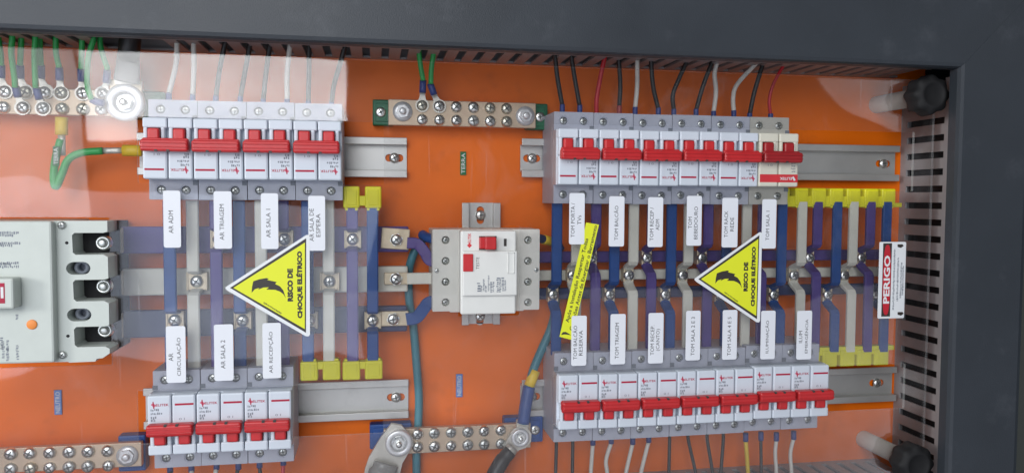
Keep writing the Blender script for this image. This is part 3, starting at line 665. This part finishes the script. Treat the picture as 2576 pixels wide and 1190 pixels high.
termbar("brass neutral bar on a blue base at the lower left corner", "blue_base", [(297, 1095, 366, 1185)], (-90, 356, 180, 1120, 1181),
        [(x, 1143-x*.03) for x in (-24, 25, 73, 123, 172, 220, 269)]+[(x, 1181-x*.035) for x in (-24, 25, 75, 123, 172, 220, 271.5)], [(317, 1149, 8.6)], [])

# big lugs and cables on the bars
def ringpart(t, name, c, ro, ri, d0, d1, m):
    b = MB(); b.lathe(c, [(ro, d0), (ro, d1-.8), (ro-.8, d1), (ri+.8, d1), (ri, d1-.8), (ri, d0+.5), (ri*.9, d0+.4)], 40); return b.build(name, m, t)
cc = W(311, 257.5, 30)
t = top("cable_lug", (cc.x, -20, cc.z), "big washered lug with a black cable on the upper left earth bar", "cable lug", "large bolted cable lugs")
b = MB(); xa, xb, za, zb = R(277, 202, 359, 297, 22); b.box(xa, xb, za, zb, 20.2, 23.5, .6); b.build("lug_plate", "tinned_pad", t)
ringpart(t, "washer", (cc.x, cc.z), 14.8, 7.8, 23.5, 29, "washer_metal")
b = MB(); b.hexnut((cc.x, cc.z), 5.8, 24, 30, 0, 4); b.build("lug_bolt", "screw_metal", t)
b = MB(); b.slab([PXZ(x, y, 27) for x, y in ((288, 212), (290, 185), (297, 152), (338, 152), (346, 185), (349, 212))], [circ(PXZ(317, 187, 27), 2.6)], 23.6, 27); b.build("lug_barrel", "lug_metal", t)
b = MB(); b.tube([W(318, 206, 28), W(321, 178, 30), W(323, 150, 32)], [10, 9.6, 9.2, 9], n=16, flat=.5); b.build("clear_cover", "clear_sleeve", t)
b = MB(); b.tube([W(322, 152, 31), W(326, 118, 34), W(330, 70, 36)], 8.2, n=16); b.build("cable", "wire_black", t)

cc = W(1003.4, 1115.7, 30)
t = top("cable_lug", (cc.x, -20, cc.z), "big grey lug with a round washer on the left end of the bottom neutral bar", "cable lug", "large bolted cable lugs")
b = MB(); pl = [(985, 1066), (1010, 1070), (1038, 1100), (1040, 1118), (1012, 1165), (1004, 1200), (1000, 1260), (900, 1260), (915, 1200), (918, 1180), (928, 1150), (958, 1100)]
b.slab([PXZ(x, y, 25) for x, y in pl], [], 20.3, 25); b.build("lug_plate", "lug_metal", t)
b = MB(); b.tube([W(972, 1166, 27), W(962, 1200, 30), W(955, 1260, 32)], [11, 13, 15, 15], n=16, flat=.6); b.build("clear_cover", "clear_sleeve", t)
ringpart(t, "washer", (cc.x, cc.z), 11.6, 6.8, 25, 30, "washer_metal")
b = MB(); b.hexnut((cc.x, cc.z), 5.2, 26, 30.5, 0, 4); b.build("lug_bolt", "screw_metal", t)

cc = W(1309, 1101, 28)
t = top("cable_lug", (cc.x, -20, cc.z), "lug with a thick black cable bolted over the right end of the bottom neutral bar", "cable lug", "large bolted cable lugs")
b = MB(); pl = [(1308, 1070), (1325, 1073), (1337, 1090), (1336, 1110), (1322, 1126), (1305, 1132), (1292, 1148), (1272, 1140), (1268, 1122), (1280, 1098), (1292, 1078)]
b.slab([PXZ(x, y, 26) for x, y in pl], [], 20.4, 26); b.build("lug_plate", "lug_metal", t)
ringpart(t, "washer", (cc.x, cc.z), 8.2, 4.6, 26, 29, "washer_metal")
b = MB(); b.hexnut((cc.x, cc.z), 3.9, 26.5, 30, 0, 3); b.build("lug_bolt", "screw_metal", t)
b = MB(); b.tube([W(1284, 1134, 29), W(1262, 1160, 31), W(1240, 1200, 33), W(1225, 1240, 34)], [6.2, 6.8, 7, 7], n=16); b.build("cable", "wire_black", t)
b = MB(); b.tube([W(1290, 1125, 28), W(1278, 1142, 30)], 5.8, n=16, flat=.7); b.build("lug_barrel", "lug_metal", t)

# ------------------------------------------------------------------ wires
def wire(label, pts, m, r=1.75, ferr=None, fm="ferrule_blue", group=None, lug=None, name="wire"):
    P = [W(*p) for p in pts]
    t = top(name, P[-1], label, "wire", group)
    b = MB(); b.tube(P, r, n=10); b.build("insulation", m, t)
    if ferr:
        b = MB(); b.tube([W(*p) for p in ferr[0]], ferr[1], n=12); b.build("crimp_sleeve", fm, t)
    if lug:
        (sx, sy, d, (tx, ty)) = lug; c = W(sx, sy, d); e = W(tx, ty, d)
        b = MB(); dr = Vector((e.x-c.x, 0, e.z-c.z)); Ln = dr.length; dr.normalize(); nn = Vector((-dr.z, 0, dr.x))
        pl = []
        for k in range(13):
            a = math.pi*(.17+1.66*k/12); v = -dr*0 + (dr*math.cos(a)+nn*math.sin(a))*6.0; pl.append((c.x+v.x, c.z+v.z))
        for q, s_ in ((Ln*.75, -1), (Ln*1.05, -1), (Ln*1.05, 1), (Ln*.75, 1)):
            v = c+dr*q+nn*s_*2.4; pl.append((v.x, v.z))
        b.slab(pl, [], d-1.2, d); b.build("ring_lug", "lug_metal", t)
    return t
G3 = lambda x, y: (1287.9+x/3.0017, y/3.0017)
def topwire(label, pl, m, dend=34, dst=40, conv=G3, ferr=True, fm="ferrule_blue", flen=16, group=None, r=2.05):
    n = len(pl); pts = []
    for i, p_ in enumerate(pl):
        x, y = conv(*p_); pts.append((x, y, dst+(dend-dst)*i/(n-1)))
    a = pts[0]; bb = pts[1]; s_ = 40/max(1, (bb[1]-a[1])); pts = [(a[0]-(bb[0]-a[0])*s_, a[1]-40, dst+2)]+pts   # up into the duct
    xe, ye, de = pts[-1]
    if not ferr: pts.append((xe, ye+20, de))
    return wire(label, pts, m, r, ([(xe, ye-3, de), (xe, ye+flen/2, de), (xe, ye+flen+6, de)], 2.3) if ferr else None, fm, group)
TG = "wires from the top duct into the right-hand breakers"
topwire("leftmost black wire dropping into the upper right breakers", [(325, 425), (345, 600), (380, 800)], "wire_black", group=TG)
topwire("black wire second from the left above the upper right breakers", [(450, 440), (475, 600), (512, 805)], "wire_black", group=TG)
topwire("red wire entering the second upper right breaker, left of the others in red", [(695, 460), (665, 600), (640, 750), (638, 850)], "wire_red", ferr=False, group=TG)
topwire("straight black wire with a reddish end just right of the left red wire", [(805, 440), (818, 640), (810, 810)], "wire_black", fm="ferrule_red", group=TG)
topwire("leftmost white wire above the upper right breakers", [(945, 445), (945, 650), (930, 820)], "wire_white", group=TG)
topwire("black wire directly right of the leftmost white wire of the right group", [(1050, 450), (1065, 650), (1105, 825)], "wire_black", group=TG)
topwire("black wire bending down left toward the TOM BEBEDOURO breaker's first pole", [(1310, 490), (1260, 600), (1215, 720), (1222, 835)], "wire_black", group=TG)
topwire("black wire slanting down left just before the middle white wire", [(1500, 500), (1440, 660), (1390, 835)], "wire_black", group=TG)
topwire("white wire, middle one of the three above the upper right breakers", [(1550, 470), (1530, 560), (1540, 700), (1522, 850)], "wire_white", group=TG)
topwire("strongly bent white wire, rightmost of the three above the right breakers", [(1835, 490), (1700, 640), (1670, 740), (1675, 845)], "wire_white", group=TG)
topwire("rightmost black wire above the upper right breakers", [(1890, 500), (1830, 700), (1795, 866)], "wire_black", flen=8, group=TG)
topwire("curved red wire entering the cream breaker", [(115, 500), (40, 640), (10, 760), (20, 870)], "wire_red", conv=lambda x, y: (1931.8+x/3.0017, y/3.0017), flen=10, r=1.5, group=TG)
TG = "wires from the top duct into the left-hand breakers"
g1 = lambda x, y: (x/3.0017, y/3.0017)
g2 = lambda x, y: (644+x/3.0017, y/3.0017)
topwire("leftmost white wire slanting into the AR ADM breaker", [(1335, 300), (1330, 480), (1275, 712)], "wire_white", conv=g1, group=TG)
topwire("straight white wire into the AR ADM breaker's second pole", [(1460, 290), (1465, 500), (1455, 725)], "wire_white", conv=g1, group=TG)
topwire("dark wire into the first pole of the AR TRIAGEM breaker", [(1700, 330), (1660, 520), (1630, 735)], "wire_black", conv=g1, group=TG)
topwire("dark wire into the second pole of the AR TRIAGEM breaker", [(1890, 330), (1840, 600), (1815, 740)], "wire_black", conv=g1, group=TG)
topwire("dark wire left of the white wire above the AR SALA 1 breaker", [(105, 340), (75, 560), (55, 760)], "wire_black", conv=g2, group=TG)
topwire("white wire, rightmost white one above the upper left breakers", [(258, 330), (235, 560), (235, 760)], "wire_white", conv=g2, group=TG)
topwire("straight dark wire above the first pole of the AR SALA DE ESPERA breaker", [(400, 340), (400, 560), (395, 775)], "wire_black", conv=g2, group=TG)
topwire("slanting dark wire, rightmost above the upper left breakers", [(665, 370), (640, 470), (590, 640), (570, 785)], "wire_black", conv=g2, group=TG)

EG = "green earth wires with blue crimped lugs"
g8 = lambda x, y: (x/5.235, 88.4+y/5.235)
def earth(label, pl, sl, screw, m="wire_green", conv=g8, d=27, r=2.2, sr=2.9):
    pts = [(*conv(*p_), d+8-8*i/len(pl)) for i, p_ in enumerate(pl)]
    pts = [(pts[0][0], pts[0][1]-35, d+9)]+pts
    s0 = [(*conv(*p_), d) for p_ in sl]
    wire(label, pts, m, r, (s0, sr), group=EG, lug=(*conv(*screw), 21.6, conv(*sl[-1])) if screw else None)
earth("green earth wire at the far left edge", [(-20, 60), (10, 250), (15, 400)], [(15, 395), (15, 570)], (60, 745))
earth("near green wire ending in a blue sleeve over the lower screw row, leftmost", [(160, 60), (150, 250), (190, 560), (200, 690)], [(205, 685), (240, 820)], (290, 960), d=34)
earth("green wire half hidden behind the leftmost near one", [(280, 80), (272, 250), (265, 400)], [(265, 400), (268, 575)], (330, 745))
earth("near green wire with a dark blue sleeve, second of the near pair", [(465, 60), (455, 300), (470, 700)], [(480, 700), (520, 850)], (560, 970), d=34)
earth("green wire partly behind the second near one", [(525, 60), (530, 250), (540, 400)], [(540, 400), (540, 575)], (600, 745))
earth("single green wire bowing right onto the fourth upper screw", [(735, 80), (740, 250), (780, 430)], [(780, 430), (785, 600)], (800, 770))
earth("straight green wire beside the long curved one, onto the fifth upper screw", [(1080, 100), (1075, 260), (1070, 450)], [(1070, 450), (1075, 615)], (1085, 770))
earth("long curved green wire passing in front down to the lower screw row", [(1225, 80), (1165, 300), (1150, 650), (1205, 850)], [(1205, 850), (1280, 885), (1370, 900)], None, d=34)
earth("green wire slanting right onto the screw beside the white washer", [(1320, 130), (1360, 280), (1420, 460)], [(1415, 460), (1400, 635)], (1350, 770))
earth("left green wire on the middle earth bar", [(1230, 385), (1240, 480), (1262, 610)], [(1262, 608), (1258, 702)], (1255, 797), conv=g2)
earth("right green wire on the middle earth bar with a bent blue sleeve", [(1342, 385), (1325, 520), (1320, 635)], [(1315, 632), (1345, 718)], (1385, 805), conv=g2)

# bonding jumper under the upper left earth bar
P0 = W(155, 298, 24)
t = top("bonding_jumper", P0, "short looped green jumper with yellow crimped lugs between earth bar and rail", "jumper wire")
b = MB(); b.tube([W(153, 352, 24), W(141, 395, 26), W(135, 445, 28), (W(141, 470, 29)), W(155, 440, 28), W(172, 402, 27), W(205, 385, 26), W(258, 380, 25)], 3.0, n=12); b.build("insulation", "wire_green", t)
b = MB(); b.tube([W(155, 296, 24), W(155, 340, 24)], 4.8, n=14, flat=.8); b.tube([W(309, 379, 24), W(356, 380, 24)], 4.6, n=14, flat=.8); b.build("crimp_sleeve", "yellow_crimp", t)
b = MB(); b.tube([W(155, 338, 24), W(156, 392, 24)], 2.9, n=12, flat=.6); b.tube([W(255, 380, 24), W(310, 379, 24)], 2.5, n=12, flat=.6); b.build("lug_barrel", "lug_metal", t)
b = MB(); xa, xb, za, zb = R(130, 368, 147, 418, 32); b.box(xa, xb, za, zb, 29, 30.5, .4, rot=-.03); b.text("TERRA", ((xa+xb)/2, (za+zb)/2), 13, 3.2, math.pi/2, 30.6, 1, .02); b.build("wire_tag", ["tag_green", "light_ink"], t)

# bottom wires
g5 = lambda x, y: ((2100+x/3.68)/1.584, (1700+y/3.68)/1.584)
g6 = lambda x, y: ((2700+x/4.293)/1.584, (1700+y/4.293)/1.584)
g7 = lambda x, y: ((540+x/3.903)/1.584, (1700+y/3.903)/1.584)
BG = "wires leaving the lower breakers downwards"
def botwire(label, pl, m, conv, ferr=True, r=1.9, d=30):
    pts = [(*conv(*p_), d+3*i) for i, p_ in enumerate(pl)]
    a, e = pts[-2], pts[-1]; k = 70/max(1, e[1]-a[1]); pts.append((e[0]+(e[0]-a[0])*k*.6, e[1]+70, d+8))
    x, y, _ = pts[0]
    wire(label, pts if ferr else [(x, y-22, d)]+pts, m, r, ([(x, y-18, d), (x, y+3, d)], 2.5) if ferr else None, group=BG)
botwire("leftmost black wire under the lower right breakers", [(430, 300), (420, 677)], "wire_black", g5, False, r=1.6)
botwire("second black wire from the left under the lower right breakers", [(670, 310), (665, 677)], "wire_black", g5, False, r=1.6)
botwire("first white wire from the left under the lower right breakers", [(965, 245), (935, 677)], "wire_white", g5)
botwire("second white wire from the left under the lower right breakers", [(1235, 225), (1160, 480), (1175, 677)], "wire_white", g5)
botwire("third white wire from the left under the lower right breakers", [(1550, 235), (1450, 677)], "wire_white", g5)
botwire("fourth white wire from the left under the lower right breakers", [(1785, 205), (1670, 677)], "wire_white", g5)
botwire("straight black wire right of the four white ones", [(2090, 250), (2080, 677)], "wire_black", g5, False, r=1.6)
botwire("black wire slanting right, just before the two that converge", [(185, 230), (310, 790)], "wire_black", g6, False, r=1.6)
botwire("black wire slanting right, left one of the converging pair", [(510, 240), (600, 790)], "wire_black", g6, False, r=1.6)
botwire("black wire slanting left, right one of the converging pair", [(780, 250), (740, 790)], "wire_black", g6, False, r=1.6)
botwire("single yellow wire under the lower right breakers", [(1165, 225), (1205, 790)], "wire_yellow", g6, r=2.0)
botwire("dark wire right of the yellow wire", [(1425, 205), (1430, 790)], "wire_black", g6, r=1.5)
botwire("white wire right of the yellow wire, left of the last two", [(1690, 215), (1670, 450), (1690, 790)], "wire_white", g6, r=1.8)
botwire("rightmost white wire under the lower right breakers", [(1985, 190), (1930, 450), (1950, 790)], "wire_white", g6, r=1.8)
botwire("leftmost dark wire under the lower left breakers", [(540, 690), (545, 760)], "wire_black", g7, r=1.6)
botwire("first white wire under the lower left breakers", [(870, 680), (875, 760)], "wire_white", g7)
botwire("second white wire under the lower left breakers", [(1260, 640), (1240, 760)], "wire_white", g7)
botwire("dark wire right of the second white one under the lower left breakers", [(1600, 640), (1570, 760)], "wire_black", g7, r=1.6)
botwire("dark wire left of the red one under the lower left breakers", [(1930, 610), (1940, 760)], "wire_black", g7, r=1.6)
botwire("red wire under the lower left breakers", [(2300, 570), (2290, 760)], "wire_red", g7, r=1.7)

# thick cables
wire("teal cable running down between the rail ends to behind the bottom neutral bar", [(1066, 600, 12), (1049, 622, 12), (1036, 650, 11), (1028, 690, 9), (1030, 760, 9), (1039, 812, 8), (1048.7, 926, 8), (1054, 1000, 8), (1052, 1069, 9), (1048, 1120, 9), (1048, 1190, 9), (1050, 1260, 9)], "wire_teal", 3.7, name="power_cable")
t = wire("blue cable with a yellow marker from the right busbars down to the neutral bar", [(1400, 700, 8), (1396, 780, 10), (1385, 828, 13), (1362, 880, 16), (1341, 932, 20), (1328, 985, 22), (1320, 1035, 24), (1316, 1066, 25)], "wire_teal", 4.0, name="power_cable")
b = MB(); b.tube([W(1331, 972, 22), W(1323, 1015, 24), (W(1316, 1064, 25.5))], 5.6, n=16); b.build("shrink_sleeve", "wire_blue", t)
b = MB(); b.tube([W(1346, 931, 20), W(1331, 971, 22)], 4.9, n=16); b.build("marker_band", "yellow_crimp", t)
b = MB(); b.box(X(1300, 1070, 26), X(1332, 1070, 26), Z(1316, 1078, 26), Z(1316, 1056, 26), 20.5, 25, .8); b.build("lug_barrel", "lug_metal", t)
wire("short bright blue cable end entering the residual current device's upper left terminal", [(1062, 590, 20), (1076, 598, 28), (1100, 604, 34)], "sleeve_blue", 4.2, name="power_cable")
t = wire("short dark blue cable with a yellow band leaving the residual current device to the right", [(1350, 598, 30), (1375, 604, 22), (1400, 612, 10), (1412, 630, 9)], "sleeve_navy", 3.8, name="power_cable")
b = MB(); b.tube([W(1366, 602, 25), W(1390, 608, 16)], 4.2, n=14); b.build("marker_band", "yellow_crimp", t)

# tags stuck on the plate
def tagplate(label, x0, y0, x1, y1, m, ink, s_, bev=.3):
    xa, xb, za, zb = R(x0, y0, x1, y1, .5); b = MB(); t = top("plate_tag", ((xa+xb)/2, -.1, (za+zb)/2), label, "tag")
    b.box(xa, xb, za, zb, .3, 1.4, bev); b.build("tag_plate", m, t)
    b = MB(); b.text(s_, ((xa+xb)/2, (za+zb)/2), (zb-za)*.86, (xb-xa)*.62, math.pi/2, 1.5, 0, .01); b.build("lettering", ink, t)
tagplate("small green tag reading TERRA on the orange plate below the middle earth bar", 1157.5, 382, 1172.5, 441, "tag_green", "light_ink", "TERRA")
tagplate("small blue tag reading NEUTRO above the bottom neutral bar in the middle", 1147, 940, 1163.5, 998, "tag_blue", "light_ink", "NEUTRO")
tagplate("small blue tag reading NEUTRO at the lower left below the main breaker", 137, 980, 156, 1042, "tag_blue", "light_ink", "NEUTRO")

# ------------------------------------------------------------------ acrylic cover with its windows
DA, TH = 62.0, 3.0
ac = top("acrylic_cover", (0, -DA, 0), "clear acrylic safety cover with cut-out windows, held by black knobs", "safety cover")
axr = X(2345, 500, DA); azt = Z(900, 150, DA)
def hole(x0, y0, x1, y1, r=1.0):
    xa, xb, za, zb = R(x0, y0, x1, y1, DA); return rrect(xa, xb, za, zb, r, 2)
holes = [hole(345, 300, 966, 463), hole(345, 972, 964, 1104), hole(1388, 322, 2299, 478), hole(1388, 930, 2276, 1048), hole(1152, 568, 1308, 796)]
xm0 = X(278, 735, DA); zm1, zm0 = Z(150, 547, DA), Z(150, 922, DA)
outer = [(PX0, PZ0), (axr, PZ0), (axr, azt), (PX0, azt), (PX0, zm1), (xm0, zm1), (xm0, zm0), (PX0, zm0)]
b = MB(); b.slab(outer, holes, DA-TH, DA, 0, 1); b.build("sheet", ["clear_acrylic", "acrylic_edge"], ac)

# knobs on spacers
def knob(label, base, kc):
    B = W(*base, 0); K = W(*kc, 88); cx, cz = (B.x+K.x)/2, (B.z+K.z)/2
    t = top("cover_knob", (cx, 0, cz), label, "knob", "black knobs holding the cover on white spacers")
    b = MB(); b.lathe((cx, cz), [(8.3, .3), (8.3, DA-TH-.2), (2, DA-TH-.2)], 28); b.build("spacer", "spacer_white", t)
    b = MB(); b.lathe((cx, cz), [(12, DA+.3), (16, DA+1), (17.2, DA+4), (17.2, DA+15), (16.2, DA+18), (12.5, DA+19.5), (10.5, DA+20.5), (9.8, DA+19.6), (1.5, DA+19.6)], 96, lobes=8, amp=.06); b.build("grip", "knob_black", t)
knob("black lobed knob on a white spacer at the upper right corner of the cover", (2214, 262), (2352, 238))
knob("black lobed knob on a white spacer at the lower right corner of the cover", (2176, 1112), (2318, 1166))

# ------------------------------------------------------------------ labels on the acrylic
DL = DA+.35
def label(x0, y0, x1, y1, lines, cols, desc):
    """lines: (text, centre x offset fraction, y0px, y1px)"""
    xa, xb, za, zb = R(x0, y0, x1, y1, DL); t = top("name_label", ((xa+xb)/2, -DA, (za+zb)/2), desc, "label", "white name labels on the cover")
    b = MB(); b.slab(rrect(xa, xb, za, zb, 1.6), [], DA+.03, DL); b.build("label_strip", "label_white", t)
    b = MB()
    for s_, xc, ya, yb in lines:
        za_, zb_ = Z(xc, yb, DL), Z(xc, ya, DL); b.text(s_, (X(xc, (ya+yb)/2, DL), (za_+zb_)/2), abs(zb_-za_), 3.35 if not any(c in s_ for c in "ÃÇ(") else 4.0, math.pi/2, DL+.06, 0)
    b.build("lettering", "dark_ink", t)
LP = "white label strip reading "
label(411, 480, 454.5, 623, [("AR ADM", 430, 530, 587)], 1, LP+"AR ADM below the first upper left breaker")
label(538, 481.5, 583, 625.7, [("AR TRIAGEM", 558, 514, 604)], 1, LP+"AR TRIAGEM in the upper left row")
label(656.6, 486.5, 700, 626.4, [("AR SALA 1", 675, 526, 598)], 1, LP+"AR SALA 1 in the upper left row")
label(775.6, 493, 818, 630.7, [("AR SALA DE", 784, 525, 607), ("ESPERA", 800.5, 538, 596)], 2, LP+"AR SALA DE ESPERA touching the left warning triangle")
label(1432, 486, 1470.5, 614.7, [("TOM PORTA /", 1441, 511, 597), ("TVs", 1457.5, 542, 565)], 2, LP+"TOM PORTA / TVs above the yellow slanted sticker")
label(1532, 494, 1570.4, 620, [("TOM BALCÃO", 1549.5, 518, 604)], 1, LP+"TOM BALCÃO in the upper right row")
label(1630, 496.5, 1667.7, 621.4, [("TOM RECEP /", 1639.5, 522, 606), ("ADM", 1654, 552, 579)], 2, LP+"TOM RECEP / ADM in the upper right row")
label(1727.6, 493, 1765, 618, [("TOM", 1736, 546, 575), ("BEBEDOURO", 1750.5, 520, 602)], 2, LP+"TOM BEBEDOURO in the upper right row")
label(1816.6, 498, 1856, 622.4, [("TOM RACK", 1826.5, 531, 597), ("REDE", 1841.5, 547, 582)], 2, LP+"TOM RACK REDE left of the right warning triangle")
label(1917, 501.5, 1952.5, 625.4, [("TOM SALA 1", 1931, 531, 605)], 1, LP+"TOM SALA 1 below the cream breaker")
label(418, 820, 467, 962, [("AR", 430, 888, 908), ("CIRCULAÇÃO", 450, 849, 945)], 2, LP+"AR CIRCULAÇÃO in the lower left row")
label(538.7, 815.6, 587, 957, [("AR SALA 2", 561, 855, 927)], 1, LP+"AR SALA 2 in the lower left row")
label(660.6, 812, 707, 951, [("AR RECEPÇÃO", 681.5, 834, 938)], 1, LP+"AR RECEPÇÃO in the lower left row")
label(1437.5, 794, 1475.5, 919.5, [("TOM BALCÃO", 1446, 819, 904), ("RESERVA", 1461, 831, 894)], 2, LP+"TOM BALCÃO RESERVA over the foot of the yellow slanted sticker")
label(1535.4, 789.7, 1573.4, 916, [("TOM TRIAGEM", 1552, 812, 902)], 1, LP+"TOM TRIAGEM in the lower right row")
label(1631, 787, 1668.7, 913.5, [("TOM RECEP.", 1641, 818, 893), ("(CANTO)", 1656, 827, 882)], 2, LP+"TOM RECEP. (CANTO) in the lower right row")
label(1725.4, 781.3, 1761.6, 906, [("TOM SALA 2 E 3", 1743, 797, 894)], 1, LP+"TOM SALA 2 E 3, left of the right triangle's foot")
label(1817.6, 779.6, 1854, 904, [("TOM SALA 4 E 5", 1834.5, 797, 894)], 1, LP+"TOM SALA 4 E 5, below the right warning triangle")
label(1914, 781.3, 1950, 903, [("ILUMINAÇÃO", 1930, 806, 888)], 1, LP+"ILUMINAÇÃO in the lower right row")
label(2004.5, 781.3, 2041.8, 903.6, [("ILUM", 2014, 832, 862), ("EMERGÊNCIA", 2028, 803, 888)], 2, LP+"ILUM EMERGÊNCIA, last one at the lower right")

# warning triangles (outline measured on the left one, in millimetres about its own centre)
g = lambda x, y: PXZ((880+x/2.5875)/1.584, (900+y/2.5875)/1.584, DL)
c0 = Vector(g(600, 620))
def tri_sign(desc, at, sc):
    t = top("warning_triangle", (at[0], -DA, at[1]), desc, "warning sticker", "yellow electric shock triangles on the cover")
    h = lambda x, y: (at[0]+(g(x, y)[0]-c0.x)*sc[0], at[1]+(g(x, y)[1]-c0.y)*sc[1])
    b = MB(); b.slab([h(48, 632), h(48, 648), h(70, 668), h(872, 1134), h(905, 1138), h(920, 1118), h(915, 108), h(900, 93), h(880, 95)], [], DA+.04, DA+.5); b.build("white_border", "sign_white", t)
    b = MB(); b.slab([h(95, 638), h(878, 1100), h(880, 128)], [], DA+.5, DA+.6); b.build("black_border", "sign_black", t)
    b = MB(); b.slab([h(130, 638), h(866, 1062), h(867, 172)], [], DA+.6, DA+.7); b.build("yellow_field", "sign_yellow", t)
    b = MB(); b.slab([h(*p_) for p_ in ((335, 570), (395, 550), (470, 537), (495, 543), (478, 556), (540, 570), (576, 578), (560, 598), (610, 622), (645, 665), (670, 745), (645, 702), (610, 676), (560, 658), (470, 655), (496, 632), (440, 634), (400, 650), (385, 656), (398, 638), (350, 652), (318, 688), (322, 630))], [], DA+.7, DA+.78); b.build("bolt_emblem", "sign_black", t)
    b = MB()
    a_, e_ = h(714, 440), h(714, 778); b.text("RISCO DE", ((a_[0]), (a_[1]+e_[1])/2), abs(a_[1]-e_[1]), 4.4*sc[0], math.pi/2, DA+.8, 0, .065)
    a_, e_ = h(810, 260), h(810, 952); b.text("CHOQUE ELÉTRICO", ((a_[0]), (a_[1]+e_[1])/2), abs(a_[1]-e_[1]), 5.4*sc[0], math.pi/2, DA+.8, 0, .065)
    a_, e_ = h(460, 800), h(605, 888); b.marks(((a_[0]+e_[0])/2, (a_[1]+e_[1])/2), 16*sc[0], 1.2, math.atan2(e_[1]-a_[1], e_[0]-a_[0]), DA+.8, 0, seed=5)
    b.build("lettering", "sign_black", t)
tri_sign("yellow RISCO DE CHOQUE ELÉTRICO triangle over the left-hand busbars", (c0.x, c0.y), (1, 1))
A = W(1747.6, 702.4, DL); T = W(1914, 586.5, DL); Bm = W(1911, 813, DL)
a1, t1, b1 = Vector(g(48, 640)), Vector(g(900, 93)), Vector(g(905, 1138))
scx = (T.x-A.x)/(t1.x-a1.x); scz = (T.z-Bm.z)/(t1.y-b1.y)
tri_sign("yellow RISCO DE CHOQUE ELÉTRICO triangle over the right-hand busbars", (A.x+(c0.x-a1.x)*scx, A.z+(c0.y-a1.y)*scz), (scx, scz))

# slanted yellow strip
q = [W(1474.8, 560, DL), W(1507, 565.3, DL), W(1437.6, 854.6, DL), W(1407.5, 846.6, DL)]
t = top("notice_strip", ((q[0].x+q[2].x)/2, -DA, (q[0].z+q[2].z)/2), "slanted yellow notice strip about retightening connections, crossing the first right-hand busbars", "sticker")
b = MB(); b.slab([(v.x, v.z) for v in q], [], DA+.02, DA+.25); b.build("strip", "sign_yellow", t)
ug = (q[0]-q[3]); ang = math.atan2(ug.z, ug.x); gg = lambda x, y: PXZ((2200+x/2.204)/1.584, (860+y/2.204)/1.584, DL)
b = MB()
p0, p1 = Vector(gg(135, 935)), Vector(gg(310, 200)); b.text("Após a Instalação Reapertar Todas", ((p0.x+p1.x)/2, (p0.y+p1.y)/2), (p1-p0).length, 4.2, ang, DA+.3, 0, .02)
p0, p1 = Vector(gg(172, 1005)), Vector(gg(385, 85)); b.text("Conexões Antes de Energizar o Barramento", ((p0.x+p1.x)/2, (p0.y+p1.y)/2), (p1-p0).length, 4.2, ang, DA+.3, 0, .02)
b.slab([gg(*p_) for p_ in ((78, 1045), (95, 1020), (120, 1018), (150, 1035), (165, 1048), (135, 1042), (110, 1040))], [], DA+.25, DA+.3)
b.build("lettering", "sign_black", t)

# danger sign
h7 = lambda x, y, d=DL: PXZ((3460+x/3.4)/1.584, (940+y/3.4)/1.584, d)
q = [h7(155, 82), h7(515, 82), h7(480, 1115), h7(128, 1115)]
t = top("danger_sign", ((q[0][0]+q[2][0])/2, -DA, (q[0][1]+q[2][1])/2), "white and red PERIGO sticker beside the right-hand slotted duct", "warning sticker")
b = MB(); xa, xb = h7(140, 600)[0], h7(497, 600)[0]; za, zb = h7(300, 1115)[1], h7(300, 82)[1]
b.slab(rrect(xa, xb, za, zb, 1.2), [], DA+.04, DA+.5); b.build("sign_plate", "sign_white", t)
b = MB(); x0, x1 = h7(187, 600)[0], h7(305, 600)[0]; z0, z1 = h7(250, 1090)[1], h7(250, 100)[1]; b.box(x0, x1, z0, z1, DA+.45, DA+.6); b.build("black_band", "sign_black", t)
b = MB(); cx, cz = (x0+x1)/2, (z0+z1)/2; L_ = []
for k in range(40):
    a_ = 2*math.pi*k/40; ca, sa = math.cos(a_), math.sin(a_)
    L_.append((cx+(x1-x0)*.455*(abs(ca)**.6)*(1 if ca > 0 else -1), cz+(z1-z0)*.48*(abs(sa)**1.0)*(1 if sa > 0 else -1)))
b.slab(L_, [], DA+.6, DA+.7); b.build("red_oval", "sign_red", t)
b = MB(); za_, zb_ = h7(250, 915)[1], h7(250, 265)[1]; b.text("PERIGO", (cx, (za_+zb_)/2), abs(zb_-za_), (x1-x0)*.72, math.pi/2, DA+.75, 0, .03); b.build("lettering", "sign_white", t)
b = MB()
for k, (xx, y0, y1) in enumerate(((345, 190, 1000), (395, 300, 880), (440, 370, 840), (465, 420, 800))):
    p0, p1 = h7(xx, y1), h7(xx, y0); b.marks(((p0[0]+p1[0])/2, (p0[1]+p1[1])/2), abs(p1[1]-p0[1]), 1.9, math.pi/2, DA+.56, 0, seed=70+k)
b.build("small_print", "grey_ink", t)
b = MB()
for oy in (135, 1050):
    b.slab([h7(*p_) for p_ in ((395, oy-20), (460, oy-22), (478, oy), (440, oy+28), (395, oy+15))], [], DA+.5, DA+.6)
b.build("hazard_mark", "sign_black", t)

for o in bpy.data.objects:
    if "_o" in o: del o["_o"]
